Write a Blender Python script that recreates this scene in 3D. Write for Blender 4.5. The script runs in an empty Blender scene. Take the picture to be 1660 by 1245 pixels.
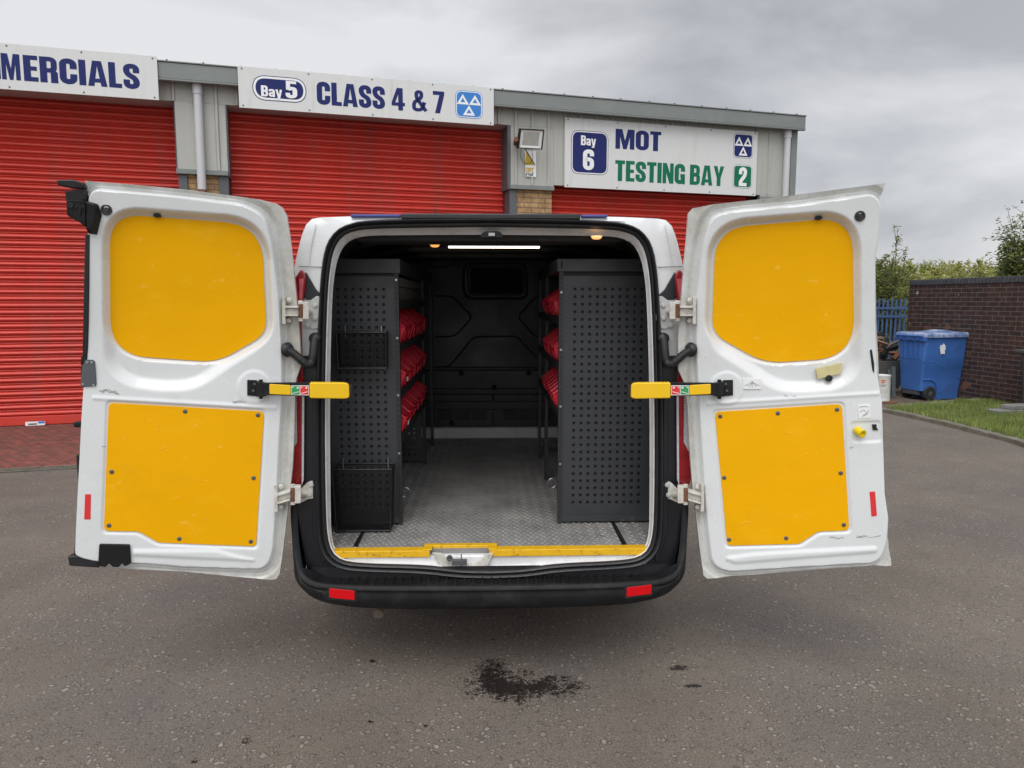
import bpy, bmesh, math, random
import numpy as np
from mathutils import Matrix, Vector, noise
random.seed(7)
S = bpy.context.scene
COL = S.collection
R = math.radians
# ---------------------------------------------------------------- camera
CAMH = 1.66; FPX = 1180.0
YAW, PITCH = R(1.688), R(6.5027)
cd = bpy.data.cameras.new('camera'); cam = bpy.data.objects.new('camera', cd); COL.objects.link(cam)
cam.location = (0, 0, CAMH); cam.rotation_euler = (R(90)-PITCH, 0, -YAW)
cd.sensor_fit = 'HORIZONTAL'; cd.sensor_width = 36; cd.lens = 36*FPX/1660
cd.clip_start = 0.05; cd.clip_end = 3000
S.camera = cam
# ---------------------------------------------------------------- sky and sun (overcast)
W = bpy.data.worlds.new('World'); S.world = W; W.use_nodes = True
nt = W.node_tree; nt.nodes.clear()
def N(t, **k):
    n = nt.nodes.new(t)
    for a, b in k.items(): setattr(n, a, b)
    return n
L = lambda a, b: nt.links.new(a, b)
out = N('ShaderNodeOutputWorld'); mix = N('ShaderNodeMixShader'); mix.inputs[0].default_value = 0.93
sky = N('ShaderNodeTexSky'); sky.sky_type = 'NISHITA'; sky.sun_disc = False
SUN_EL, SUN_AZ = R(54), R(196)
sky.sun_elevation = SUN_EL; sky.sun_rotation = SUN_AZ
b1 = N('ShaderNodeBackground'); b1.inputs[1].default_value = 0.1; L(sky.outputs[0], b1.inputs[0])
b2 = N('ShaderNodeBackground')
tc = N('ShaderNodeTexCoord'); mp = N('ShaderNodeMapping'); mp.inputs['Scale'].default_value = (1.0, 1.0, 2.6)
mp.inputs['Location'].default_value = (0.35, 0.1, 0.0)
L(tc.outputs['Generated'], mp.inputs[0])
n1 = N('ShaderNodeTexNoise'); n1.inputs['Scale'].default_value = 2.1; n1.inputs['Detail'].default_value = 9; n1.inputs['Roughness'].default_value = .52
n1.inputs['Distortion'].default_value = 0.35
L(mp.outputs[0], n1.inputs['Vector'])
cr = N('ShaderNodeValToRGB'); e = cr.color_ramp.elements
e[0].position = .36; e[0].color = (.50, .515, .545, 1); e[1].position = .58; e[1].color = (.82, .825, .845, 1)
L(n1.outputs[0], cr.inputs[0])
# a thicker, darker bank of cloud high in front and to the right; the bright side of the sky is behind the viewer
def dirmask(v, lo, hi, a, b):
    d = N('ShaderNodeVectorMath', operation='DOT_PRODUCT'); nrm = N('ShaderNodeVectorMath', operation='NORMALIZE')
    L(tc.outputs['Generated'], nrm.inputs[0]); L(nrm.outputs[0], d.inputs[0])
    vv = Vector(v).normalized(); d.inputs[1].default_value = vv
    m = N('ShaderNodeMapRange', interpolation_type='SMOOTHSTEP')
    m.inputs['From Min'].default_value = lo; m.inputs['From Max'].default_value = hi
    m.inputs['To Min'].default_value = a; m.inputs['To Max'].default_value = b
    L(d.outputs['Value'], m.inputs['Value']); return m.outputs[0]
dk = dirmask((.28, .80, .58), .88, 1.0, 1.0, .86)
bk = dirmask((-.12, -.6, .9), .2, 1.0, 1.0, 2.35)
mu = N('ShaderNodeMath', operation='MULTIPLY'); L(dk, mu.inputs[0]); L(bk, mu.inputs[1])
mv = N('ShaderNodeMath', operation='MULTIPLY'); L(mu.outputs[0], mv.inputs[0]); mv.inputs[1].default_value = 1.0
L(cr.outputs[0], b2.inputs[0]); L(mv.outputs[0], b2.inputs[1])
L(b1.outputs[0], mix.inputs[1]); L(b2.outputs[0], mix.inputs[2]); L(mix.outputs[0], out.inputs[0])
sd = bpy.data.lights.new('sun', 'SUN'); sd.energy = 1.15; sd.angle = R(40); sd.color = (1, .97, .93)
sun = bpy.data.objects.new('sun', sd); COL.objects.link(sun)
# comes from behind the viewer, high
sv = Vector((math.sin(SUN_AZ)*math.cos(SUN_EL), math.cos(SUN_AZ)*math.cos(SUN_EL), math.sin(SUN_EL)))
sun.rotation_euler = sv.to_track_quat('Z', 'Y').to_euler()
vs = S.view_settings; vs.view_transform = 'Standard'; vs.look = 'None'; vs.exposure = 0.0; vs.gamma = 1; vs.use_curve_mapping = False
S.render.engine = 'CYCLES'; S.cycles.max_bounces = 6; S.cycles.diffuse_bounces = 4
# ---------------------------------------------------------------- measuring: photograph pixels to points
_f = np.array([math.sin(YAW)*math.cos(PITCH), math.cos(YAW)*math.cos(PITCH), -math.sin(PITCH)])
_r = np.array([math.cos(YAW), -math.sin(YAW), 0.0]); _u = np.cross(_r, _f)
EYE = np.array([0, 0, CAMH])
def ray(x, y): return _f + _r*(x-830)/FPX + _u*(622.5-y)/FPX
def at_y(x, y, Y): d = ray(x, y); return EYE + d*(Y/d[1])
def at_z(x, y, Z=0.0): d = ray(x, y); return EYE + d*((Z-CAMH)/d[2])
class Plane:
    bend = 0.0
    def __init__(s, P, n):
        s.P = np.array(P, float); n = np.array(n, float); s.n = n/np.linalg.norm(n)
    def px(s, x, y, off=0.0):          # point of the plane; off moves it along the plane's normal
        d = ray(x, y); t = np.dot(s.P-EYE, s.n)/np.dot(d, s.n)
        return EYE + d*t + s.n*off
    def shifted(s, off): return Plane(s.P + s.n*off, s.n)
class RakedPlane(Plane):                # the upper half of the rear doors leans towards the viewer
    def rake(s, y): return .105*np.clip((610-np.asarray(y, float))/315, 0, None)**1.35
    def px(s, x, y, off=0.0):
        d = ray(x, y); b = float(s.rake(y)); t = np.dot(s.P+s.n*b-EYE, s.n)/np.dot(d, s.n)
        return EYE + d*t + s.n*off
    def shifted(s, off): return RakedPlane(s.P + s.n*off, s.n)
# ---------------------------------------------------------------- mesh helpers
def round_poly(pts, rad, closed=True, seg=6):
    pts = [np.array(p, float) for p in pts]; n = len(pts)
    if not isinstance(rad, (list, tuple)): rad = [rad]*n
    o = []
    for i in range(n):
        p = pts[i]
        if (not closed and i in (0, n-1)) or rad[i] <= 0: o.append(p); continue
        a = pts[i-1]; b = pts[(i+1) % n]
        la = np.linalg.norm(a-p); lb = np.linalg.norm(b-p)
        r = min(rad[i], la*.49, lb*.49)
        p0 = p+(a-p)/la*r; p1 = p+(b-p)/lb*r
        for k in range(seg+1):
            t = k/seg; o.append(p0*(1-t)**2 + p*2*t*(1-t)*.9 + (p0+p1)*.5*2*t*(1-t)*.1 + p1*t*t)
    return o
def resample(pts, n):
    pts = np.array(pts, float); d = np.r_[0, np.cumsum(np.linalg.norm(np.diff(pts, axis=0), axis=1))]
    t = np.linspace(0, d[-1], n)
    return np.stack([np.interp(t, d, pts[:, k]) for k in range(pts.shape[1])], 1)
def sdf(poly, X, Y):                     # signed distance, negative inside
    P = np.array(poly, float); n = len(P)
    d = np.full(X.shape, 1e18); s = np.ones(X.shape)
    for i in range(n):
        a = P[i]; b = P[i-1]; e = b-a
        wx = X-a[0]; wy = Y-a[1]
        t = np.clip((wx*e[0]+wy*e[1])/(e@e+1e-12), 0, 1)
        bx = wx-e[0]*t; by = wy-e[1]*t
        d = np.minimum(d, bx*bx+by*by)
        c1 = Y >= a[1]; c2 = Y < b[1]; c3 = e[0]*wy > e[1]*wx
        flip = (c1 & c2 & c3) | (~c1 & ~c2 & ~c3); s = np.where(flip, -s, s)
    return s*np.sqrt(d)
def sstep(x, a, b): t = np.clip((x-a)/(b-a), 0, 1); return t*t*(3-2*t)
WM = {}
class MB:
    def __init__(s): s.v = []; s.f = []; s.m = []; s.isl = []
    def add(s, vs, fs, mi=0):
        b = len(s.v); s.v += [tuple(map(float, v)) for v in vs]; s.f += [tuple(i+b for i in f) for f in fs]; s.m += [mi]*len(fs); s.isl.append((b, len(s.v), len(s.f)-len(fs), len(s.f))); return s
    def box(s, x0, x1, y0, y1, z0, z1, mi=0, M=None):
        vs = [(x, y, z) for x in (x0, x1) for y in (y0, y1) for z in (z0, z1)]
        if M is not None: vs = [M @ Vector(v) for v in vs]
        return s.add(vs, [(0, 1, 3, 2), (4, 6, 7, 5), (0, 4, 5, 1), (2, 3, 7, 6), (0, 2, 6, 4), (1, 5, 7, 3)], mi)
    def prism(s, a, b, mi=0):            # two matching rings of points, capped
        n = len(a)
        return s.add(list(a)+list(b), [tuple(range(n)), tuple(range(2*n-1, n-1, -1))]+[(i, n+i, n+(i+1) % n, (i+1) % n) for i in range(n)], mi)
    def slab(s, pl, pts, o0, o1, mi=0):  # photographed outline standing on a real plane, given thickness
        return s.prism([pl.px(p[0], p[1], o0) for p in pts], [pl.px(p[0], p[1], o1) for p in pts], mi)
    def tube(s, pts, r, n=8, mi=0, cap=True):
        pts = [Vector(p) for p in pts]; rings = []
        rr = r if isinstance(r, (list, tuple)) else [r]*len(pts)
        up = None
        for i, p in enumerate(pts):
            t = (pts[min(i+1, len(pts)-1)]-pts[max(i-1, 0)]).normalized()
            if up is None: up = Vector((0, 0, 1)) if abs(t.z) < .9 else Vector((1, 0, 0))
            a = t.cross(up)
            if a.length < 1e-4: a = t.cross(Vector((0, 1, .3)))
            a.normalize(); b = a.cross(t).normalized(); up = b
            rings.append([p+(a*math.cos(2*math.pi*k/n)+b*math.sin(2*math.pi*k/n))*rr[i] for k in range(n)])
        vs = [q for ring in rings for q in ring]
        fs = [(i*n+k, i*n+(k+1) % n, (i+1)*n+(k+1) % n, (i+1)*n+k) for i in range(len(pts)-1) for k in range(n)]
        if cap: fs += [tuple(range(n))[::-1], tuple(range((len(pts)-1)*n, len(pts)*n))]
        return s.add(vs, fs, mi)
    def lathe(s, c, ax, prof, n=16, mi=0):   # prof: (radius, height along ax)
        ax = Vector(ax).normalized(); a = ax.orthogonal().normalized(); b = ax.cross(a); c = Vector(c)
        vs = [c+ax*h+(a*math.cos(2*math.pi*k/n)+b*math.sin(2*math.pi*k/n))*max(r, 1e-4) for r, h in prof for k in range(n)]
        m = len(prof)
        fs = [(i*n+k, i*n+(k+1) % n, (i+1)*n+(k+1) % n, (i+1)*n+k) for i in range(m-1) for k in range(n)]
        fs += [tuple(range(n))[::-1], tuple(range((m-1)*n, m*n))]
        return s.add(vs, fs, mi)
    def grid(s, G, mi=0, closed=False):  # G[i][j] points
        ni = len(G); nj = len(G[0]); vs = [p for row in G for p in row]
        fs = [(i*nj+j, i*nj+(j+1) % nj, (i+1)*nj+(j+1) % nj, (i+1)*nj+j) for i in range(ni-1) for j in range(nj if closed else nj-1)]
        return s.add(vs, fs, mi)
    def build_split(s, name, mat, parent, **k):
        for (v0, v1, f0, f1) in s.isl:
            q = MB(); q.v = s.v[v0:v1]; q.f = [tuple(i-v0 for i in f) for f in s.f[f0:f1]]; q.m = s.m[f0:f1]; q.build(name, mat, parent, **k)
    def build(s, name, mat, parent=None, smooth=True, bev=0, attr=None, ang=35, fixn=True, **tags):
        me = bpy.data.meshes.new(name)
        inv = WM[parent.name].inverted() if parent is not None else Matrix()
        loc = Matrix()
        vs = [inv @ Vector(v) for v in s.v]
        me.from_pydata([tuple(v) for v in vs], [], s.f)
        for m in (mat if isinstance(mat, (list, tuple)) else [mat]): me.materials.append(m)
        me.polygons.foreach_set('material_index', s.m)
        bm = bmesh.new(); bm.from_mesh(me)
        if fixn: bmesh.ops.recalc_face_normals(bm, faces=bm.faces)
        if smooth:
            for f in bm.faces: f.smooth = True
            for ed in bm.edges:
                if len(ed.link_faces) != 2 or ed.calc_face_angle(0) > R(ang): ed.smooth = False
        bm.to_mesh(me); bm.free()
        if attr is not None:
            a = me.attributes.new('grime_shade', 'FLOAT', 'POINT'); a.data.foreach_set('value', attr)
        me.update()
        o = bpy.data.objects.new(name, me); COL.objects.link(o)
        if parent is not None: o.parent = parent; WM[o.name] = WM[parent.name].copy()
        else: WM[o.name] = Matrix()
        if bev:
            md = o.modifiers.new('bevel', 'BEVEL'); md.width = bev; md.segments = 2; md.limit_method = 'ANGLE'; md.angle_limit = R(40); md.harden_normals = False
        for k, v in tags.items(): o[k] = v
        return o
def thing(name, label, category, loc=(0, 0, 0), rz=0, group=None):
    o = bpy.data.objects.new(name, None); COL.objects.link(o)
    o.location = loc; o.rotation_euler = (0, 0, rz); o.empty_display_size = .1
    o['label'] = label; o['category'] = category
    if group: o['group'] = group
    WM[o.name] = Matrix.Translation(Vector(loc)) @ Matrix.Rotation(rz, 4, 'Z')
    return o
# ---------------------------------------------------------------- materials
def mat(name, col, rough=.6, metal=0, var=.12, vscale=6, bump=0, bscale=60, spec=.5, coat=0, emit=None, stretch=None, dirt=None, dirtamt=.3, dscale=3, dlo=.5, dhi=.7, grime_shade=False, specks=()):
    m = bpy.data.materials.new(name); m.use_nodes = True; t = m.node_tree; p = t.nodes['Principled BSDF']
    p.inputs['Roughness'].default_value = rough; p.inputs['Metallic'].default_value = metal
    p.inputs['Specular IOR Level'].default_value = spec; p.inputs['Coat Weight'].default_value = coat
    def n_(ty, **k):
        n = t.nodes.new(ty)
        for a, b in k.items(): setattr(n, a, b)
        return n
    tc = n_('ShaderNodeTexCoord'); src = tc.outputs['Object']
    if stretch:
        mp = n_('ShaderNodeMapping'); mp.inputs['Scale'].default_value = stretch; t.links.new(src, mp.inputs[0]); src = mp.outputs[0]
    def noi(sc, det=5, ro=.6):
        n = n_('ShaderNodeTexNoise'); n.inputs['Scale'].default_value = sc; n.inputs['Detail'].default_value = det; n.inputs['Roughness'].default_value = ro
        t.links.new(src, n.inputs['Vector']); return n.outputs[0]
    def mr(x, a, b, c, d):
        n = n_('ShaderNodeMapRange'); n.inputs[1].default_value = a; n.inputs[2].default_value = b; n.inputs[3].default_value = c; n.inputs[4].default_value = d
        t.links.new(x, n.inputs[0]); return n.outputs[0]
    def mx(f, a, b, mode='MIX'):
        n = n_('ShaderNodeMix', data_type='RGBA', blend_type=mode)
        for i, x in ((0, f), (6, a), (7, b)):
            if isinstance(x, (int, float)): n.inputs[i].default_value = x
            elif isinstance(x, tuple): n.inputs[i].default_value = (*x, 1) if len(x) == 3 else x
            else: t.links.new(x, n.inputs[i])
        return n.outputs[2]
    c = col
    if var:
        c = mx(mr(noi(vscale), .3, .7, 0, 1), tuple(x*(1-var) for x in col), tuple(min(1, x*(1+var*.7)) for x in col))
        r = mr(noi(vscale*1.7, 4), .3, .7, rough-.08, min(1, rough+.1)); t.links.new(r, p.inputs['Roughness'])
    if dirt:
        c = mx(mr(noi(dscale, 8, .7), dlo, dhi, 0, dirtamt), c if not isinstance(c, tuple) else c, dirt)
    for (sc_c, sc_s, sc_lo, sc_hi, sc_a) in specks:
        c = mx(mr(noi(sc_s, 5, .75), sc_lo, sc_hi, 0, sc_a), c, sc_c)
    if grime_shade:
        at = n_('ShaderNodeAttribute', attribute_name='grime_shade')
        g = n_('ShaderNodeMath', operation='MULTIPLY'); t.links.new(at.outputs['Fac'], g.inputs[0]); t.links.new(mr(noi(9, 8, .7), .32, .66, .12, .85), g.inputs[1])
        c = mx(g.outputs[0], c, (.38, .36, .29))  # beige tone: flange dirt together with shade painted into the colour
    if isinstance(c, tuple): p.inputs['Base Color'].default_value = (*c, 1)
    else: t.links.new(c, p.inputs['Base Color'])
    if emit: p.inputs['Emission Color'].default_value = (*emit[0], 1); p.inputs['Emission Strength'].default_value = emit[1]
    if bump:
        b = n_('ShaderNodeBump'); b.inputs['Strength'].default_value = bump; b.inputs['Distance'].default_value = .002
        t.links.new(noi(bscale, 4), b.inputs['Height']); t.links.new(b.outputs[0], p.inputs['Normal'])
    m['h'] = 1
    return m
M = {}
M['white'] = mat('white_van_paint', (.71, .73, .73), .26, var=.03, vscale=3, dirt=(.50, .47, .42), dirtamt=.22, dscale=5, dlo=.54, dhi=.8, coat=.5, grime_shade=True, specks=(((.12, .10, .08), 38, .69, .72, .55), ((.45, .42, .36), 2.2, .58, .75, .25)))
M['body'] = mat('white_body_paint', (.72, .73, .735), .30, var=.03, dirt=(.45, .43, .38), dirtamt=.45, dscale=4, dlo=.48, dhi=.72, coat=.4, specks=(((.14, .12, .10), 45, .68, .71, .5),))
M['jamb'] = mat('white_jamb_paint', (.76, .76, .76), .45, var=.06, dirt=(.30, .27, .22), dirtamt=.5, dscale=14, dlo=.52, dhi=.72)
M['hinge'] = mat('grimy_hinge_paint', (.62, .60, .54), .5, var=.15, vscale=30, dirt=(.22, .19, .14), dirtamt=.7, dscale=28, dlo=.5, dhi=.7)
M['plate'] = mat('grey_white_pillar_paint', (.50, .51, .50), .5, var=.08, dirt=(.3, .29, .26), dirtamt=.4)
M['yellow'] = mat('yellow_ply_panel', (.85, .415, .0), .5, spec=.12, var=.035, vscale=2.5, bump=.05, bscale=5, dirt=(.93, .56, .03), dirtamt=.4, dscale=3, dlo=.56, dhi=.76, stretch=(1, 1, 1.7), specks=(((.93, .60, .10), 10, .64, .68, .3), ((.93, .62, .14), 26, .67, .70, .4), ((.30, .16, .02), 30, .70, .73, .5), ((.60, .30, .01), 1.6, .55, .75, .35)))
M['ytrim'] = mat('yellow_step_trim', (.80, .45, .01), .45, var=.1, vscale=30, dirt=(.12, .08, .02), dirtamt=.8, dscale=24, dlo=.58, dhi=.7)
M['scuff'] = mat('pale_scuff', (.88, .475, .035), .6, spec=.1, var=.1, vscale=60)
M['grip'] = mat('yellow_plastic', (.85, .52, .005), .38, var=.04)
M['rubber'] = mat('black_rubber', (.016, .016, .018), .42, var=.25, vscale=20, bump=.2, bscale=80)
M['plastic'] = mat('black_textured_plastic', (.012, .0125, .0135), .48, spec=.22, var=.22, vscale=6, bump=.35, bscale=400, dirt=(.07, .07, .068), dirtamt=.4, dscale=7, dlo=.5, dhi=.8)
M['blackgloss'] = mat('dark_pillar_panel', (.008, .009, .013), .35, var=.2)
M['rack'] = mat('charcoal_rack_steel', (.040, .043, .048), .40, specks=(((.3, .3, .3), 16, .70, .73, .6),), var=.12, vscale=4, dirt=(.14, .14, .14), dirtamt=.4, dscale=11, dlo=.6, dhi=.8)
M['rackdark'] = mat('dark_rack_steel', (.026, .027, .029), .45, var=.2, vscale=10)
M['trim'] = mat('dark_interior_trim', (.030, .030, .031), .5, var=.15, vscale=4, dirt=(.10, .095, .09), dirtamt=.3, dscale=10, dlo=.55, dhi=.75)
M['bulk'] = mat('dark_bulkhead', (.030, .031, .034), .45, var=.15, vscale=3)
M['black'] = mat('matt_black', (.006, .006, .007), .6, var=0)
M['redbin'] = mat('red_polypropylene', (.56, .008, .028), .42, var=.08, vscale=8)
M['case'] = mat('grey_case_plastic', (.14, .135, .12), .5, var=.1)
M['redlamp'] = mat('red_lamp_lens', (.26, .002, .007), .10, var=.3, vscale=20, coat=.6)
M['reflector'] = mat('red_reflector', (.62, .003, .008), .3, spec=.3, var=.08, vscale=40, emit=None)
M['clear'] = mat('clear_ribbed_lens', (.48, .48, .50), .25, var=.2, vscale=60, bump=.8, bscale=200)
M['floor'] = mat('grey_tread_floor', (.285, .275, .262), .36, specks=(((.7, .7, .68), 55, .70, .72, .9), ((.06, .055, .05), 7, .60, .68, .5)), var=.28, vscale=5, dirt=(.36, .35, .32), dirtamt=.45, dscale=11, dlo=.55, dhi=.78, bump=.15, bscale=120)
M['steel'] = mat('galvanised_steel', (.42, .42, .43), .35, metal=.8, var=.15, vscale=30)
M['screw'] = mat('grey_screw', (.12, .125, .13), .4, metal=.4, var=.2)
M['led'] = mat('led_diffuser', (.9, .9, .85), .5, var=0, emit=((1, .92, .76), 6.0))
M['bulb'] = mat('warm_lamp', (.9, .7, .4), .5, var=0, emit=((1, .42, .10), 1.0))
M['sticker'] = mat('white_sticker', (.80, .80, .80), .5, var=.04)
M['ink'] = mat('black_ink', (.12, .12, .12), .6, var=0)
M['green'] = mat('green_sticker', (.03, .30, .10), .5, var=.05)
M['redst'] = mat('red_sticker', (.70, .03, .03), .5, var=.05)
M['tape'] = mat('masking_tape', (.62, .55, .28), .7, var=.1, vscale=30)
M['bluepaint'] = mat('blue_roof_paint', (.06, .075, .28), .4, var=.1)
M['rust'] = mat('rusty_iron', (.16, .07, .035), .85, var=.4, vscale=14, bump=.5)
M['shutter'] = mat('red_shutter_steel', (.58, .047, .031), .38, var=.09, vscale=1.6, dirt=(.34, .09, .075), dirtamt=.5, dscale=1.8, dlo=.5, dhi=.72, stretch=(2.2, 1, .3), specks=(((.30, .07, .06), .8, .5, .7, .35),))
M['guide'] = mat('dark_red_guide', (.10, .008, .012), .5, var=.1)
M['clad'] = mat('pale_grey_cladding', (.42, .42, .385), .45, var=.05, vscale=2, dirt=(.25, .24, .21), dirtamt=.35, dscale=2.5, stretch=(3, 3, .4))
M['fascia'] = mat('grey_green_fascia', (.185, .205, .195), .42, var=.06, vscale=1.5, dirt=(.28, .29, .27), dirtamt=.3, dscale=2)
M['post'] = mat('slate_grey_steel', (.085, .095, .105), .5, var=.1)
M['pipe'] = mat('pale_grey_pvc', (.52, .53, .54), .4, var=.05, vscale=3)
M['signw'] = mat('white_sign_board', (.64, .645, .635), .38, var=.04, vscale=1.5, dirt=(.46, .46, .42), dirtamt=.4, dscale=1.5, stretch=(4, 4, .5), specks=(((.4, .4, .37), 3, .6, .75, .35),))
M['navy'] = mat('navy_vinyl', (.016, .024, .125), .55, spec=.2, var=.05)
M['blueemb'] = mat('bright_blue_vinyl', (.02, .19, .56), .4, var=.05)
M['gvinyl'] = mat('green_vinyl', (.006, .15, .08), .55, spec=.2, var=.05)
M['signline'] = mat('white_vinyl', (.80, .80, .80), .4, var=.02)
M['lightbody'] = mat('black_alloy', (.015, .015, .016), .4, var=.1)
M['diffuser'] = mat('floodlight_glass', (.40, .40, .36), .25, var=.05)
M['reflw'] = mat('floodlight_reflector', (.72, .72, .70), .4, var=.05)
M['amber'] = mat('amber_print', (.55, .36, .03), .5, var=.1)
M['binblue'] = mat('blue_bin_plastic', (.05, .15, .45), .42, specks=(((.25, .35, .6), 9, .62, .68, .4), ((.03, .05, .12), 4, .6, .75, .6)), var=.08, vscale=4, dirt=(.06, .06, .08), dirtamt=.6, dscale=3, dlo=.55, dhi=.8)
M['lidblue'] = mat('faded_blue_lid', (.09, .17, .40), .32, var=.25, vscale=6, dirt=(.45, .50, .62), dirtamt=.8, dscale=5, dlo=.42, dhi=.6)
M['tyre'] = mat('tyre_rubber', (.022, .022, .022), .8, var=.2, bump=.4)
M['greybin'] = mat('grey_bin_plastic', (.07, .075, .08), .5, var=.1)
M['skip'] = mat('grey_painted_steel', (.10, .115, .115), .6, var=.25, vscale=6, dirt=(.15, .08, .05), dirtamt=.6)
M['tin'] = mat('white_tin', (.70, .70, .67), .4, var=.1, vscale=10)
M['orange'] = mat('orange_print', (.60, .16, .03), .5, var=.1)
M['fence'] = mat('blue_fence_paint', (.045, .095, .22), .5, var=.2, vscale=8)
M['stone'] = mat('grey_concrete', (.21, .21, .20), .85, var=.25, vscale=9, bump=.5, bscale=60)
M['kerb'] = mat('mossy_kerb', (.17, .155, .125), .9, var=.3, vscale=7, dirt=(.11, .12, .05), dirtamt=.6, dscale=5, bump=.5)
M['earth'] = mat('brown_hardstanding', (.13, .095, .07), .9, var=.35, vscale=5, bump=.6, bscale=30)
M['turf'] = mat('turf_soil', (.06, .08, .025), .95, var=.4, vscale=8)
M['field'] = mat('rough_grass_field', (.09, .11, .04), .95, var=.4, vscale=1)
M['grass'] = mat('grass_blades', (.20, .26, .06), .7, var=.45, vscale=2.5, dirt=(.36, .35, .13), dirtamt=.6, dscale=4)
M['bark'] = mat('bark', (.10, .08, .055), .9, var=.3, vscale=12)
M['grime_shade'] = mat('dirty_smear', (.10, .08, .06), .8, var=.3, vscale=40)
M['pinklens'] = mat('faded_pink_lens', (.55, .10, .12), .2, var=.3, vscale=30, coat=.4)
def leafmat(name, a, b, sc=1.2):
    m = mat(name, a, .6, var=0); t = m.node_tree; p = t.nodes['Principled BSDF']
    n = t.nodes.new('ShaderNodeTexNoise'); n.inputs['Scale'].default_value = sc; n.inputs['Detail'].default_value = 6
    tc = t.nodes.new('ShaderNodeTexCoord'); t.links.new(tc.outputs['Object'], n.inputs['Vector'])
    r = t.nodes.new('ShaderNodeValToRGB'); r.color_ramp.elements[0].position = .35; r.color_ramp.elements[1].position = .65
    r.color_ramp.elements[0].color = (*a, 1); r.color_ramp.elements[1].color = (*b, 1)
    t.links.new(n.outputs[0], r.inputs[0]); t.links.new(r.outputs[0], p.inputs['Base Color'])
    return m
M['leaf'] = leafmat('leaves_dark', (.045, .062, .012), (.14, .165, .035))
M['leaf2'] = leafmat('leaves_olive', (.10, .11, .02), (.26, .26, .06), 2.2)
for k_ in ('leaf', 'leaf2'): M[k_].node_tree.nodes['Principled BSDF'].inputs['Specular IOR Level'].default_value = .15
def brickmat(name, c1, c2, mortar, bw, bh, ms, patch=None, white=None, herring=False):
    m = bpy.data.materials.new(name); m.use_nodes = True; t = m.node_tree; p = t.nodes['Principled BSDF']; p.inputs['Roughness'].default_value = .85
    def n_(ty, **k):
        n = t.nodes.new(ty)
        for a, b in k.items(): setattr(n, a, b)
        return n
    tc = n_('ShaderNodeTexCoord'); sp = n_('ShaderNodeSeparateXYZ'); cb = n_('ShaderNodeCombineXYZ')
    t.links.new(tc.outputs['Object'], sp.inputs[0])
    if herring:
        mp = n_('ShaderNodeMapping'); mp.inputs['Rotation'].default_value = (0, 0, R(45)); t.links.new(tc.outputs['Object'], mp.inputs[0]); vec = mp.outputs[0]
    else:
        ad = n_('ShaderNodeMath', operation='ADD'); t.links.new(sp.outputs[0], ad.inputs[0]); t.links.new(sp.outputs[1], ad.inputs[1])
        t.links.new(ad.outputs[0], cb.inputs[0]); t.links.new(sp.outputs[2], cb.inputs[1]); vec = cb.outputs[0]
    b = n_('ShaderNodeTexBrick'); t.links.new(vec, b.inputs['Vector'])
    b.inputs['Scale'].default_value = 1; b.inputs['Brick Width'].default_value = bw; b.inputs['Row Height'].default_value = bh
    b.inputs['Mortar Size'].default_value = ms; b.inputs['Mortar Smooth'].default_value = .2; b.inputs['Bias'].default_value = 0
    b.inputs['Color1'].default_value = (*c1, 1); b.inputs['Color2'].default_value = (*c2, 1); b.inputs['Mortar'].default_value = (*mortar, 1)
    n = n_('ShaderNodeTexNoise'); n.inputs['Scale'].default_value = 9; n.inputs['Detail'].default_value = 8; t.links.new(tc.outputs['Object'], n.inputs['Vector'])
    mr = n_('ShaderNodeMapRange'); mr.inputs[1].default_value = .3; mr.inputs[2].default_value = .7; mr.inputs[3].default_value = .65; mr.inputs[4].default_value = 1.3; t.links.new(n.outputs[0], mr.inputs[0])
    mx = n_('ShaderNodeMix', data_type='RGBA', blend_type='MULTIPLY'); mx.inputs[0].default_value = 1; t.links.new(b.outputs['Color'], mx.inputs[6]); t.links.new(mr.outputs[0], mx.inputs[7])
    c = mx.outputs[2]
    for spec_, sc, lo, hi in ((patch, 2.2, .64, .67), (white, 7, .70, .74)):
        if spec_:
            n2 = n_('ShaderNodeTexNoise'); n2.inputs['Scale'].default_value = sc; n2.inputs['Detail'].default_value = 5; t.links.new(tc.outputs['Object'], n2.inputs['Vector'])
            m2 = n_('ShaderNodeMapRange'); m2.inputs[1].default_value = lo; m2.inputs[2].default_value = hi; t.links.new(n2.outputs[0], m2.inputs[0])
            x2 = n_('ShaderNodeMix', data_type='RGBA'); t.links.new(m2.outputs[0], x2.inputs[0]); t.links.new(c, x2.inputs[6]); x2.inputs[7].default_value = (*spec_, 1); c = x2.outputs[2]
    t.links.new(c, p.inputs['Base Color'])
    bu = n_('ShaderNodeBump'); bu.inputs['Strength'].default_value = .6; bu.inputs['Distance'].default_value = .006; bu.invert = True
    t.links.new(b.outputs['Fac'], bu.inputs['Height']); t.links.new(bu.outputs[0], p.inputs['Normal'])
    return m
M['wallbrick'] = brickmat('dark_brown_brick', (.064, .029, .023), (.036, .021, .019), (.15, .125, .11), .225, .075, .0055, patch=(.17, .07, .045), white=(.45, .43, .40))
M['pierbrick'] = brickmat('buff_brick', (.44, .27, .13), (.36, .22, .10), (.20, .14, .09), .225, .075, .009)
M['pavers'] = brickmat('red_block_paving', (.22, .065, .048), (.15, .058, .045), (.09, .06, .045), .2, .1, .006, herring=True)
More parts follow.
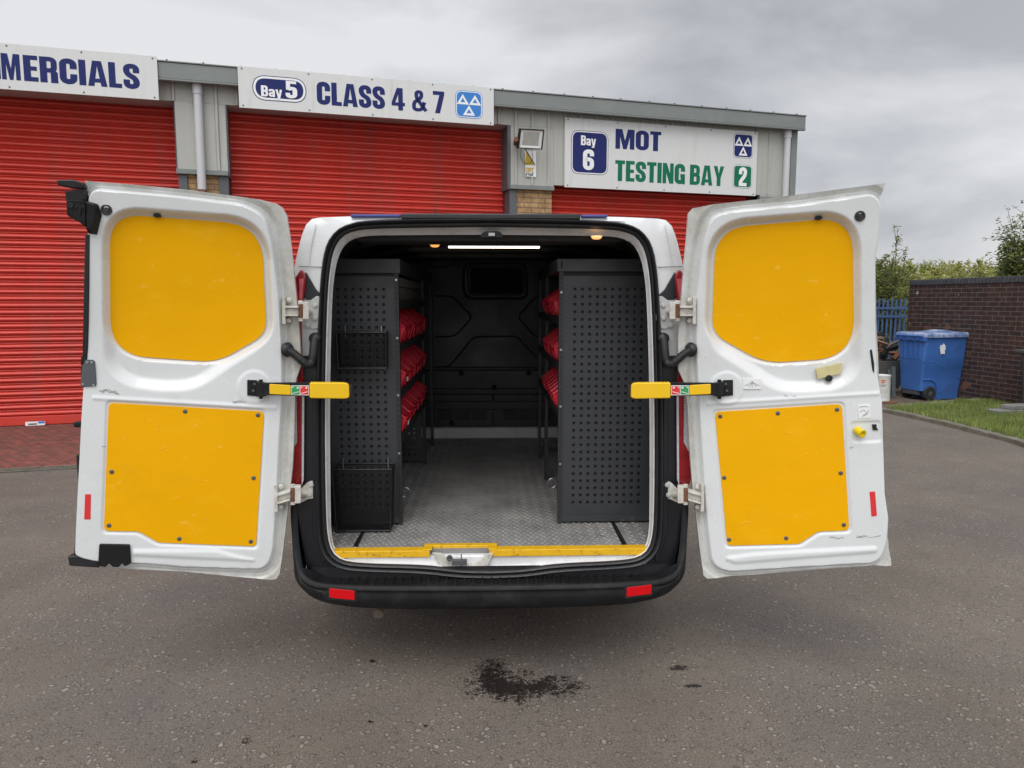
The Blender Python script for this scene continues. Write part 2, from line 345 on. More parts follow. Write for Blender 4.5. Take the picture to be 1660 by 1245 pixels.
def asphalt():
    m = bpy.data.materials.new('worn_asphalt'); m.use_nodes = True; t = m.node_tree; p = t.nodes['Principled BSDF']
    def n_(ty, **k):
        n = t.nodes.new(ty)
        for a, b in k.items(): setattr(n, a, b)
        return n
    def lk(a, b): t.links.new(a, b)
    geo = n_('ShaderNodeNewGeometry'); pos = geo.outputs['Position']
    def noi(sc, det=4, ro=.6, src=pos):
        n = n_('ShaderNodeTexNoise'); n.inputs['Scale'].default_value = sc; n.inputs['Detail'].default_value = det; n.inputs['Roughness'].default_value = ro; lk(src, n.inputs['Vector']); return n
    def mr(x, a, b, c, d):
        n = n_('ShaderNodeMapRange'); n.inputs[1].default_value = a; n.inputs[2].default_value = b; n.inputs[3].default_value = c; n.inputs[4].default_value = d; lk(x, n.inputs[0]); return n.outputs[0]
    def ma(op, a, b=None):
        n = n_('ShaderNodeMath', operation=op)
        for i, x in enumerate((a, b)):
            if x is None: continue
            if isinstance(x, (int, float)): n.inputs[i].default_value = x
            else: lk(x, n.inputs[i])
        return n.outputs[0]
    def mx(f, a, b, mode='MIX'):
        n = n_('ShaderNodeMix', data_type='RGBA', blend_type=mode)
        for i, x in ((0, f), (6, a), (7, b)):
            if isinstance(x, (int, float)): n.inputs[i].default_value = x
            elif isinstance(x, tuple): n.inputs[i].default_value = (*x, 1)
            else: lk(x, n.inputs[i])
        return n.outputs[2]
    # warp so that stones are not all alike
    wn = noi(14, 3); wv = n_('ShaderNodeVectorMath', operation='SCALE'); lk(wn.outputs['Color'], wv.inputs[0]); wv.inputs['Scale'].default_value = .035
    wa = n_('ShaderNodeVectorMath', operation='ADD'); lk(pos, wa.inputs[0]); lk(wv.outputs[0], wa.inputs[1])
    def stones(scale, rmin, rmax, keep):
        v = n_('ShaderNodeTexVoronoi', feature='F1'); v.inputs['Scale'].default_value = scale; v.inputs['Randomness'].default_value = 1; lk(wa.outputs[0], v.inputs['Vector'])
        v.inputs['Detail'].default_value = 0
        s = n_('ShaderNodeSeparateColor'); lk(v.outputs['Color'], s.inputs[0])
        rad = mr(s.outputs[0], 0, 1, rmin, rmax)
        df = ma('SUBTRACT', rad, v.outputs['Distance'])
        inside = mr(df, -.02, .07, 0, 1); ring = mr(df, -.16, -.01, 0, 1)  # dark ring: binder in the crevices plus painted shade around each stone
        kp = ma('GREATER_THAN', s.outputs[1], keep)
        return ma('MULTIPLY', inside, kp), s.outputs[2], ma('MULTIPLY', ring, kp)
    hug, hc, hr = stones(27, .14, .40, .62)
    big, bc, br_ = stones(46, .14, .44, .42)
    sm, sc_, sr_ = stones(95, .18, .48, .35)
    fine = noi(120, 5, .85).outputs[0]
    mid = noi(1.3, 6, .6).outputs[0]
    base = mx(mr(mid, .3, .7, 0, 1), (.128, .108, .090), (.178, .153, .130))
    base = mx(mr(noi(.9, 5).outputs[0], .48, .66, 0, .6), base, (.112, .102, .104))
    base = mx(mr(fine, .36, .64, 0, 1), mx(1.0, base, (.50, .50, .50), 'MULTIPLY'), mx(1.0, base, (1.52, 1.51, 1.48), 'MULTIPLY'))
    stc = mx(bc, (.16, .14, .12), (.34, .305, .265)); st2 = mx(sc_, (.09, .08, .07), (.29, .26, .225)); sth = mx(hc, (.17, .15, .13), (.38, .345, .305))
    amt = mr(noi(2.6, 4).outputs[0], .35, .6, .35, .95)
    col = mx(ma('MULTIPLY', sm, .7), base, st2)
    col = mx(ma('MULTIPLY', ma('MULTIPLY', br_, amt), .55), col, (.045, .038, .033)); col = mx(ma('MULTIPLY', big, amt), col, stc)
    col = mx(ma('MULTIPLY', ma('MULTIPLY', hr, amt), .6), col, (.045, .038, .033)); col = mx(ma('MULTIPLY', hug, amt), col, sth)
    # oil: one soaked patch with a tail and a few drips, at fixed places on the ground
    sp = n_('ShaderNodeSeparateXYZ'); lk(pos, sp.inputs[0])
    on = noi(42, 6, .7).outputs[0]; on2 = noi(11, 5, .6).outputs[0]; on3 = noi(120, 4, .8).outputs[0]
    oil = None
    def blob(c, rx, ry, edge):
        dx = ma('DIVIDE', ma('SUBTRACT', sp.outputs[0], c[0]), rx); dy = ma('DIVIDE', ma('SUBTRACT', sp.outputs[1], c[1]), ry)
        d = ma('ADD', ma('MULTIPLY', dx, dx), ma('MULTIPLY', dy, dy))
        nn = ma('ADD', ma('ADD', ma('MULTIPLY', ma('SUBTRACT', on, .5), 3.6), ma('MULTIPLY', ma('SUBTRACT', on2, .5), 2.4)), ma('MULTIPLY', ma('SUBTRACT', on3, .5), 4.2))
        return mr(ma('ADD', d, ma('MULTIPLY', nn, edge)), .8, 1.05, 1, 0)
    for (x, y, rx, ry, ed) in ((800, 1106, .075, .095, .9), (826, 1116, .09, .07, .9), (798, 1090, .08, .10, 1.6), (868, 1112, .09, .04, 1.4), (845, 1114, .20, .10, 2.7), (895, 1113, .10, .03, 2.2), (925, 1112, .07, .03, 2.6), (1100, 1083, .035, .02, 2.2), (1120, 1112, .04, .012, 1.6), (605, 1071, .016, .012, 1.5), (315, 1234, .016, .012, 1.3), (400, 1200, .02, .02, 1.9), (800, 1037, .010, .01, 1.2), (600, 1170, .012, .010, 1.3), (690, 1177, .012, .010, 1.3)):
        P_ = at_z(x, y, 0); b = blob((float(P_[0]), float(P_[1])), rx, ry, ed)
        oil = b if oil is None else ma('MAXIMUM', oil, b)
    oil = ma('MULTIPLY', oil, .93)
    col = mx(oil, col, (.006, .005, .005))
    lk(col, p.inputs['Base Color'])
    lk(mr(oil, 0, 1, .82, .45), p.inputs['Roughness']); p.inputs['Specular IOR Level'].default_value = .35
    h = ma('ADD', ma('MULTIPLY', ma('MAXIMUM', big, hug), 1.0), ma('ADD', ma('MULTIPLY', fine, .45), ma('MULTIPLY', sm, .4)))
    bu = n_('ShaderNodeBump'); bu.inputs['Strength'].default_value = .8; bu.inputs['Distance'].default_value = .006; lk(h, bu.inputs['Height']); lk(bu.outputs[0], p.inputs['Normal'])
    return m
M['asphalt'] = asphalt()
# ---------------------------------------------------------------- lettering (heavy condensed capitals drawn as strokes)
def ribbon(pts, w, closed=False):
    pts = [np.array(p, float) for p in pts]; n = len(pts); Lf, Rt = [], []
    for i in range(n):
        if closed: a, b = pts[i-1], pts[(i+1) % n]
        else: a, b = pts[max(i-1, 0)], pts[min(i+1, n-1)]
        p = pts[i]
        d1 = (p-a) if np.linalg.norm(p-a) > 1e-9 else (b-p); d2 = (b-p) if np.linalg.norm(b-p) > 1e-9 else (p-a)
        d1 = d1/np.linalg.norm(d1); d2 = d2/np.linalg.norm(d2)
        t = d1+d2; t = t/np.linalg.norm(t); nn = np.array([-t[1], t[0]])
        k = w/2/max(.55, float(np.dot(nn, [-d1[1], d1[0]])))
        Lf.append(p+nn*k); Rt.append(p-nn*k)
    return Lf, Rt
def glyph(c):
    t = .19
    if c == 'E': return .40, [('p', [(0,0),(.4,0),(.4,.17),(.2,.17),(.2,.42),(.37,.42),(.37,.58),(.2,.58),(.2,.83),(.4,.83),(.4,1),(0,1)])]
    if c == 'L': return .38, [('p', [(0,0),(.38,0),(.38,.17),(.2,.17),(.2,1),(0,1)])]
    if c == 'I': return .2, [('p', [(0,0),(.2,0),(.2,1),(0,1)])]
    if c == 'T': return .44, [('p', [(.12,0),(.32,0),(.32,.83),(.44,.83),(.44,1),(0,1),(0,.83),(.12,.83)])]
    if c == 'M': return .74, [('p', [(0,0),(.18,0),(.18,.62),(.30,0),(.44,0),(.56,.62),(.56,0),(.74,0),(.74,1),(.48,1),(.37,.42),(.26,1),(0,1)])]
    if c == 'N': return .52, [('p', [(0,0),(.17,0),(.17,.52),(.33,0),(.52,0),(.52,1),(.35,1),(.35,.5),(.19,1),(0,1)])]
    if c == 'A': return .56, [('p', [(0,0),(.18,0),(.28,.8),(.38,0),(.56,0),(.41,1),(.15,1)]), ('p', [(.19,.15),(.37,.15),(.35,.30),(.21,.30)])]
    if c == 'Y': return .52, [('p', [(.165,0),(.355,0),(.355,.4),(.52,1),(.335,1),(.26,.62),(.185,1),(0,1),(.165,.4)])]
    if c == 'C': return .5, [('r', [(.4,.6),(.4,.9),(.1,.9),(.1,.1),(.4,.1),(.4,.4)], .17, .2)]
    if c == 'O': return .52, [('o', [(.42,.5),(.42,.9),(.1,.9),(.1,.1),(.42,.1)], .17, .2)]
    if c == 'G': return .5, [('r', [(.4,.62),(.4,.9),(.1,.9),(.1,.1),(.4,.1),(.4,.4)], .17, .2), ('p', [(.28,.34),(.5,.34),(.5,.5),(.28,.5)]), ('p', [(.38,0),(.5,0),(.5,.4),(.38,.4)])]
    if c == 'S': return .48, [('r', [(.385,.64),(.385,.905),(.095,.905),(.095,.58),(.385,.42),(.385,.095),(.095,.095),(.095,.36)], .16, t)]
    if c == 'R': return .5, [('p', [(0,0),(.2,0),(.2,1),(0,1)]), ('r', [(.1,.915),(.4,.915),(.4,.48),(.1,.48)], .12, .17), ('p', [(.30,0),(.5,0),(.5,.40),(.44,.48),(.30,.48)])]
    if c == 'B': return .5, [('p', [(0,0),(.2,0),(.2,1),(0,1)]), ('r', [(.1,.915),(.39,.915),(.39,.52),(.1,.52)], .12, .17), ('r', [(.1,.5),(.405,.5),(.405,.085),(.1,.085)], .12, .17)]
    if c == '4': return .52, [('p', [(.26,0),(.44,0),(.44,1),(.26,1)]), ('p', [(0,.2),(.52,.2),(.52,.35),(0,.35)]), ('p', [(0,.35),(.14,.35),(.28,.78),(.27,1),(.21,1)])]
    if c == '5': return .5, [('p', [(.03,.84),(.46,.84),(.46,1),(.03,1)]), ('p', [(.03,.48),(.2,.48),(.2,.86),(.03,.86)]), ('r', [(.12,.53),(.39,.60),(.4,.095),(.1,.095),(.1,.3)], .15, .19)]
    if c == '6': return .5, [('r', [(.4,.68),(.4,.905),(.1,.905),(.1,.095),(.4,.095),(.4,.52),(.13,.52)], .16, .19)]
    if c == '7': return .46, [('p', [(0,.83),(0,1),(.46,1),(.46,.85),(.28,0),(.08,0),(.26,.83)])]
    if c == '2': return .48, [('r', [(.1,.62),(.1,.9),(.38,.9),(.38,.58),(.11,.24),(.11,.05)], .14, .19), ('p', [(.02,0),(.47,0),(.47,.17),(.02,.17)])]
    if c == '&': return .6, [('r', [(.58,.05),(.2,.62),(.2,.9),(.4,.9),(.4,.64),(.1,.42),(.1,.09),(.4,.09),(.52,.45)], .12, .15)]
    if c == 'a': return .46, [('r', [(.09,.5),(.09,.635),(.37,.635),(.37,0)], .12, .165), ('r', [(.37,.37),(.09,.34),(.09,.085),(.37,.12)], .1, .16)]
    if c == 'y': return .48, [('p', [(0,.72),(.17,.72),(.25,.25),(.32,.72),(.48,.72),(.31,-.2),(.06,-.2),(.06,-.07),(.17,-.07),(.16,0)])]
    if c == 'g': return .46, [('o', [(.37,.36),(.37,.64),(.09,.64),(.09,.08),(.37,.08)], .1, .14), ('r', [(.39,.72),(.39,-.14),(.08,-.14)], .1, .14)]
    if c == 'e': return .46, [('r', [(.1,.36),(.37,.36),(.37,.64),(.09,.64),(.09,.08),(.38,.08)], .1, .14)]
    if c == 'r': return .34, [('p', [(0,0),(.15,0),(.15,.72),(0,.72)]), ('p', [(.15,.56),(.34,.6),(.34,.74),(.15,.7)])]
    if c == 'o': return .46, [('o', [(.37,.36),(.37,.64),(.09,.64),(.09,.08),(.37,.08)], .1, .14)]
    if c == 'f': return .3, [('p', [(.07,0),(.22,0),(.22,1),(.07,1)]), ('p', [(0,.58),(.3,.58),(.3,.7),(0,.7)]), ('p', [(.22,.88),(.32,.88),(.32,1),(.22,1)])]
    return .2, []
def text_mesh(mb, s, place, gap=.05, space=.22, mi=0, lift0=0.0, th=.002):
    """place(u,v,lift)->3-D, u runs 0..1 along the text, v 0..1 over the height"""
    tot = sum((glyph(c)[0] if c != ' ' else space)+gap for c in s)-gap
    x = 0
    for c in s:
        if c == ' ': x += space+gap; continue
        w, sh = glyph(c)
        for k, g in enumerate(sh):
            top = th+lift0+k*.0006
            pl = lambda p, z: place((x+p[0])/tot, p[1], z)
            if g[0] == 'p':
                mb.prism([pl(p, lift0) for p in g[1]], [pl(p, top) for p in g[1]], mi)
            else:
                cl = g[0] == 'o'; path = round_poly(g[1], g[2], cl, 7)
                if cl: path = path
                A, B = ribbon(path, g[3], cl); n = len(A)
                rng = range(n if cl else n-1)
                vs = [pl(p, z) for z in (lift0, top) for p in A+B]; fs = []
                for i in rng:
                    j = (i+1) % n
                    fs += [(2*n+i, 2*n+j, 3*n+j, 3*n+i), (i, j, 2*n+j, 2*n+i), (n+i, n+j, 3*n+j, 3*n+i)]
                mb.add(vs, fs, mi)
        x += w+gap
# ================================================================= GROUND
mb = MB(); g = 60
G = [[(-150+i*300/g, -60+j*400/g, 0) for j in range(g+1)] for i in range(g+1)]
mb.grid(G).build('asphalt_yard', M['asphalt'], kind='structure')
# building frame: origin at the foot of the shutters, x along the frontage, y into the building
A0 = np.array([-6.466, 9.661, 0.0]); BANG = R(14.915)
ed = np.array([math.cos(BANG), math.sin(BANG), 0]); en = np.array([-math.sin(BANG), math.cos(BANG), 0])
def BP(u, w, z): return A0+ed*u+en*w+np.array([0, 0, z])
def BW(w): return Plane(BP(0, w, 0), -en)         # plane of the frontage at depth w
def bu(x, y, w): p = BW(w).px(x, y); return float(np.dot(p-A0, ed)), float(p[2])
MBt = Matrix.Translation(Vector(A0)) @ Matrix.Rotation(BANG, 4, 'Z')
def bbox(mb, u0, u1, w0, w1, z0, z1, mi=0): return mb.box(u0, u1, w0, w1, z0, z1, mi, MBt)
mb = MB(); bbox(mb, -9, 10.3, -2.80, .6, -.05, .006)
ap = bpy.data.objects.new  # noqa
apron = mb.build('paved_apron', M['pavers'], kind='structure')
# drain channel along the apron edge
dr = thing('drain_channel', 'long slotted drain channel along the edge of the red paving', 'drain', tuple(BP(-3, -2.9, 0)), BANG)
mb = MB(); bbox(mb, -9, 10.3, -2.93, -2.80, -.05, .004); mb.build('channel', M['black'], dr)
mb = MB()
for k in range(int(19/.042)):
    u = -9+k*.042; a, b, c_, d_ = (BP(u, -2.925, .004), BP(u+.022, -2.925, .004), BP(u+.062, -2.805, .004), BP(u+.04, -2.805, .004))
    up = np.array([0, 0, .006]); mb.prism([a, b, c_, d_], [a+up, b+up, c_+up, d_+up])
bbox(mb, -9, 10.3, -2.945, -2.925, .0045, .0101); bbox(mb, -9, 10.3, -2.805, -2.785, .0065, .0111)
mb.build('grating', M['kerb'], dr)
# ================================================================= WORKSHOP BUILDING
WW, WF = -.25, -.45      # wall face and fascia face
shop = thing('workshop_building', 'long workshop with red roller shutters, pale grey cladding and grey fascia', 'building', tuple(A0), BANG)
UE = bu(1290, 240, WW)[0]; UF = bu(1306, 200, WF)[0]
ZT = bu(1306, 187, WF)[1]; ZB = bu(1306, 211, WF)[1]
D1 = (-7.5, bu(287, 240, WW)[0]); D2 = (bu(368, 240, WW)[0], bu(828, 240, WW)[0]); D3 = (bu(897, 320, WW)[0], bu(1232, 320, WW)[0])
ZD = bu(384, 171, WW)[1]; ZD3 = bu(915, 303, WW)[1]+.02
# cladding with ribs: header band and the drops between the doors
def clad(mb, u0, u1, z0, z1):
    prof = []; u = u0; rib = .26
    us = [u0]; x = math.ceil(u0/rib)*rib
    while x < u1-.05: 
        if x > u0+.03: us += [x-.028, x-.014, x+.014, x+.028]
        x += rib
    us.append(u1)
    xs = sorted(set(us)); pr = []
    for q in xs:
        r_ = q/rib-round(q/rib); pr.append((q, WW-(.028 if abs(r_*rib) < .02 else 0)))
    fr = [(a, b) for a, b in pr]
    G = [[BP(a, b, z) for a, b in fr] for z in (z0, z1)]
    mb.grid(G)
    bbox(mb, u0, u1, WW+.004, WW+.06, z0, z1)
mb = MB()
clad(mb, -8, D3[0]-.0, ZD, 4.6); clad(mb, D1[1], D2[0], 3.40, ZD-.003); clad(mb, D2[1], D3[0], 3.40, ZD-.003)
clad(mb, D3[0]+.003, UE-.12, ZD3, 4.6); clad(mb, D3[1], UE-.12, 3.40, ZD3-.003)
mb.build('wall_cladding', M['clad'], shop, fixn=False)
mb = MB(); bbox(mb, -8, UE-.02, WW+.6, WW+16, 0, 4.6); bbox(mb, -8, UE-.02, WW+.07, WW+.599, 4.26, 4.6); mb.build('wall', M['clad'], shop)
mb = MB()   # flashing under the drops, corner trim
for a, b in ((D1[1], D2[0]), (D2[1], D3[0]), (D3[1], UE-.12)): bbox(mb, a-.02, b+.005, WW-.035, WW+.05, 3.335, 3.397)
mb.build_split('flashing', M['fascia'], shop, bev=.004)
mb = MB(); bbox(mb, UE-.12, UE, WW-.04, WW+.08, 0, ZB+.1); bbox(mb, UE-.018, UE+.02, WW+.082, WW+16, 0, ZB+.1); mb.build('corner_trim', M['fascia'], shop, bev=.004)
mb = MB()   # fascia / gutter box with a folded drip and a roof behind
bbox(mb, -8, UF, WF, WF+.32, ZB+.02, ZT-.02); bbox(mb, -8, UF+.006, WF-.015, WF+.34, ZT-.017, ZT)
bbox(mb, -8, UF+.004, WF-.008, WF+.05, ZB-.006, ZB+.017)
bbox(mb, UF-.20, UF, WF+.323, WW+16.3, ZB, ZT-.02)
mb.build('fascia', M['fascia'], shop, bev=.004)
mb = MB(); mb.add([BP(-8, WF+.3, ZT-.03), BP(UF, WF+.3, ZT-.03), BP(UF, WW+8, ZT+.5), BP(-8, WW+8, ZT+.5), BP(-8, WW+16.2, ZT), BP(UF, WW+16.2, ZT)], [(0, 1, 2, 3), (3, 2, 5, 4)])
mb.build('roof', M['fascia'], shop, fixn=False)
mb = MB()
u = -.4
while u < UF: bbox(mb, u-.012, u+.012, WF+.02, WF+.05, ZT, ZT+.022); u += .46+random.uniform(-.03, .03)
mb.build_split('roof_bolt', M['post'], shop)
def shutter(u0, u1, ztop, zb, w, parent, bar=True):
    mb = MB(); pitch = .09; prof = []
    z = zb
    while z < ztop:
        sj = random.uniform(-.002, .002)
        for k in range(9):
            t = k/8; prof.append((w+.018-.029*math.sin(math.pi*t**.9)**.9+sj, z+.002+t*.060))
        prof.append((w+.025, z+.065)); prof.append((w+.008, z+.071)); prof.append((w+.005, z+.076)); prof.append((w+.008, z+.081)); prof.append((w+.025, z+.086))
        z += pitch
    G = [[BP(u0, a, b) for a, b in prof], [BP(u1, a, b) for a, b in prof]]
    mb.grid(G); mb.build('roller_curtain', M['shutter'], parent, fixn=False, ang=28)
    if bar:
        mb = MB(); bbox(mb, u0, u1, w-.03, w+.04, .012, zb); mb.build('bottom_bar', M['shutter'], parent, bev=.005)
    for a, b in ((u0-.010, u0), (u1, u1+.09)):
        mb = MB(); bbox(mb, a+.001, b-.001, w-.05, w+.06, 0, ztop-.05); mb.build('shutter_guide', M['guide'], parent, bev=.003)
def shutter_thing(u0, u1, zt, label):
    m0 = BP((u0+u1)/2, 0, 0)
    shutter(u0, u1, zt, .13, 0, shop)
shutter(-7.4, D1[1]-.012, ZD+.25, .13, .08, shop); shutter(D2[0]+.012, bu(815, 300, .08)[0], ZD+.25, .13, .08, shop); shutter(D3[0]+.02, D3[1]-.1, ZD3+.25, .13, 0, shop)
mb = MB()     # dark shutter boxes behind the signs
for a, b, z in ((-7.4, D1[1], ZD), (D2[0], D2[1], ZD)): bbox(mb, a+.02, b-.02, WW+.08, .04, z+.015, z+.17)
mb.build_split('shutter_housing', M['guide'], shop)
# piers
def pier(u0, u1, posts):
    mb = MB(); bbox(mb, u0, u1, WW+.05, .3, 0, 3.335); mb.build('brick_pier', M['pierbrick'], shop)
    for a, b in posts:
        mb = MB(); bbox(mb, a, b, WW+.02, .2, 0, 3.334); mb.build('steel_post', M['post'], shop, bev=.004)
p1 = [bu(x, 290, WW)[0] for x in (289, 303.5, 355, 370)]
pier(p1[1]+.002, p1[2]-.002, ((p1[0], p1[1]), (p1[2], p1[3])))
p2 = [bu(x, 330, WW)[0] for x in (827, 838, 896)]
pier(p2[1]+.002, p2[2], ((p2[0], p2[1]),))
pier(D3[1]+.1, UE-.13, ())
mb = MB(); bbox(mb, D2[1]-.05, D2[1]-.0, WW+.0, .1, 3.33, ZD); bbox(mb, D1[1]-.02, D1[1], WW+.01, .1, 3.33, ZD); bbox(mb, D2[0], D2[0]+.02, WW+.01, .1, 3.33, ZD); mb.build_split('door_reveal', M['post'], shop)
# downpipes
def downpipe(px, parent, zt):
    u = bu(px[0], px[1], WW)[0]; c = lambda z: BP(u, WW-.075, z)
    mb = MB(); mb.tube([c(0.05), c(zt)], .055, 20); mb.tube([c(zt-.14), c(zt-.02)], .064, 20); mb.build('downpipe', M['pipe'], parent)
    return u
uL = downpipe((324.5, 220), shop, ZB+.02); uR = downpipe((1270.5, 260), shop, ZB+.02)
mb = MB(); mb.tube([BP(uL, WW-.075, 3.10), BP(uL, WW-.075, 3.13)], .061, 20); mb.build('pipe_clip', M['rust'], shop)
# little maker's plate on the shutter's bottom bar
pb = BW(-.034); mp_ = MB(); mp_.slab(pb, [(41, 684), (73, 682.5), (73, 689), (41, 690.5)], 0, .002, 0); mp_.slab(pb, [(62, 683.3), (72.6, 682.8), (72.6, 686), (62, 686.5)], .002, .003, 1)
mp_.slab(pb, [(46, 686.6), (60, 686), (60, 688.3), (46, 689)], .002, .003, 2)
mp_.build('door_plate', [M['sticker'], M['blueemb'], M['post']], shop)
# ---- signs
def sign(name, label, quad, w, group=None):
    """quad: left, right u and bottom, top z"""
    u0, u1, z0, z1 = quad
    t = thing(name, label, 'sign', tuple(BP((u0+u1)/2, w, z0)), BANG, group)
    mb = MB(); bbox(mb, u0, u1, w-.012, w, z0, z1); mb.build('board', M['signw'], t, bev=.003)
    mb = MB(); n = max(3, int((u1-u0)/.75))
    for k in range(n+1):
        uu = u0+.05+(u1-u0-.1)*k/n
        for zz in (z0+.03, z1-.03): mb.lathe(BP(uu, w-.012, zz), -en, [(.011, 0), (.011, .004), (.004, .006)], 8)
    mb.build_split('screw', M['screw'], t)
    return t
def on(w):   # placing function factory: rectangle in u,z on a sign face
    def f(u0, u1, z0, z1): return lambda a, b, l: BP(u0+(u1-u0)*a, w-.012-l, z0+(z1-z0)*b)
    return f
def letters(t, s, w, lb, rt, m, name='lettering', gap=.05, space=.22, lift=0):
    """lb, rt: photo pixels of the text's bottom-left and top-right"""
    u0, z0 = bu(lb[0], lb[1], w-.012); u1, z1 = bu(rt[0], rt[1], w-.012)
    mb = MB(); text_mesh(mb, s, on(w)(u0, u1, z0, z1), gap, space, lift0=lift+.0005); mb.build(name, m, t, smooth=False, fixn=False); return u0, u1, z0, z1
def rrect(w, u0, u1, z0, z1, r, l0, l1, mb, mi=0):
    pts = round_poly([(u0, z0), (u1, z0), (u1, z1), (u0, z1)], r, True, 7)
    mb.prism([BP(p[0], w-.012-l0, p[1]) for p in pts], [BP(p[0], w-.012-l1, p[1]) for p in pts], mi)
def badge(t, w, lb, rt, mats, r, rim=.012, ring=.03, name='badge'):
    u0, z0 = bu(*lb, w); u1, z1 = bu(*rt, w); mb = MB()
    rrect(w, u0, u1, z0, z1, r, .0005, .002, mb, 0); rrect(w, u0+rim, u1-rim, z0+rim, z1-rim, r-rim, .0005, .003, mb, 1)
    q = rim+ring; rrect(w, u0+q, u1-q, z0+q, z1-q, r-q, .0005, .004, mb, 0)
    mb.build(name, mats, t, smooth=False); return u0, u1, z0, z1
def triangles(t, w, box, name='emblem_triangles'):
    u0, u1, z0, z1 = box; mb = MB(); cu = (u0+u1)/2; W_ = (u1-u0); H_ = z1-z0
    def tri(cx, cz, s, hh):
        o = [(cx-s, cz), (cx+s, cz), (cx, cz+hh)]; c = np.array([cx, cz+hh*.36]); i_ = [tuple(c+(np.array(p)-c)*.42) for p in o]
        for k in range(3):
            q = [o[k], o[(k+1) % 3], i_[(k+1) % 3], i_[k]]
            mb.prism([BP(a, w-.0165, b) for a, b in q], [BP(a, w-.018, b) for a, b in q])
    s = W_*.225; h = H_*.37
    tri(cu-s, z0+H_*.49, s, h); tri(cu+s, z0+H_*.49, s, h); tri(cu, z0+H_*.10, s, h)
    mb.build(name, M['signline'], t, smooth=False)
z0s = bu(256, 163, WF-.012)[1]; z1s = bu(256, 92, WF-.012)[1]
s1 = sign('sign_board', 'white sign board with cut-off blue capitals above the left red shutter', (-1.9, bu(256.5, 130, WF-.012)[0], z0s, z1s), WF-.02)
w1 = WF-.02
letters(s1, 'ERCIALS', w1, (39.5, 131), (225, 104.5), M['navy'])
ux, zx = bu(39.5, 131, w1-.012); _, zy = bu(225, 104.5, w1-.012)
hM = zy-zx; mb = MB(); text_mesh(mb, 'COMM', on(w1)(ux-.04-hM*2.30, ux-.035, zx, zy), lift0=.0005); mb.build('lettering', M['navy'], s1, smooth=False, fixn=False)
s2 = sign('sign_board', 'white sign board reading Bay 5 CLASS 4 & 7 above the middle shutter', (bu(386.5, 140, WF-.012)[0], bu(800, 170, WF-.012)[0], bu(800, 204, WF-.012)[1], bu(386, 107, WF-.012)[1]), w1)
b5 = badge(s2, w1, (410, 161.8), (496, 128.3), [M['navy'], M['signline']], .17, .010, .028)
letters(s2, 'Bay', w1, (423.5, 156), (457, 141), M['signline'], lift=.004, gap=.03)
letters(s2, '5', w1, (463, 158.8), (481.5, 132.5), M['signline'], lift=.004)
letters(s2, 'CLASS 4 & 7', w1, (514, 169), (720, 148.8), M['navy'], gap=.045, space=.17)
e2 = badge(s2, w1, (738, 190.5), (781.5, 149.5), [M['blueemb'], M['signline']], .09, .008, .012, 'emblem')
triangles(s2, w1, e2)
w3 = WW-.035
s3 = sign('sign_board', 'white sign board reading Bay 6 MOT TESTING BAY 2 at the right end', (bu(915, 240, w3)[0], bu(1226.5, 260, w3)[0], bu(915, 303.5, w3)[1], bu(915, 190, w3)[1]), w3)
b6 = badge(s3, w3, (925, 281.4), (985.8, 215), [M['navy'], M['signline']], .12, .008, .016)
letters(s3, 'Bay', w3, (941.5, 235.2), (966, 221), M['signline'], lift=.004, gap=.03)
letters(s3, '6', w3, (944.5, 275.3), (963, 243), M['signline'], lift=.004)
letters(s3, 'MOT', w3, (997.5, 240.8), (1072, 214), M['navy'])
letters(s3, 'TESTING BAY', w3, (997, 293), (1174, 270), M['gvinyl'], space=.14)
e3 = badge(s3, w3, (1187.6, 255.5), (1220.5, 218), [M['navy'], M['signline']], .07, .006, .012, 'emblem')
triangles(s3, w3, e3)
g3 = badge(s3, w3, (1187, 304.5), (1219, 268.6), [M['gvinyl'], M['signline']], .07, .006, .012)
letters(s3, '2', w3, (1196.7, 301.5), (1211, 271.5), M['signline'], lift=.004)
# warning sticker under the floodlight
ws = thing('warning_sign', 'torn amber and white warning notice on the cladding under the floodlight', 'sign', tuple(BP(bu(860, 270, WW)[0], WW, 3.5)), BANG)
wp = BW(WW-.03)
mb = MB(); mb.slab(wp, [(850.5, 244), (869, 244.5), (869, 287), (852, 286), (851.5, 268)], -.006, .002); mb.build('panel', M['sticker'], ws)
mb = MB(); mb.slab(wp, [(853, 246), (864, 262), (865, 267.5), (851, 267)], .0025, .004); mb.build('hazard_triangle', M['amber'], ws)
mb = MB(); uu0, zz0 = bu(852.5, 279, WW-.03); uu1, zz1 = bu(865.5, 269, WW-.03)
text_mesh(mb, 'ger', lambda a, b, l: BP(uu0+(uu1-uu0)*a, WW-.032-l, zz0+(zz1-zz0)*b), lift0=.001); mb.build('lettering', M['amber'], ws, smooth=False, fixn=False)
mb = MB(); uu0b, zz0b = bu(852.5, 285, WW-.03); uu1b, zz1b = bu(864.5, 279.5, WW-.03)
text_mesh(mb, 'e roof', lambda a, b, l: BP(uu0b+(uu1b-uu0b)*a, WW-.032-l, zz0b+(zz1b-zz0b)*b), lift0=.001); mb.build('lettering', M['navy'], ws, smooth=False, fixn=False)
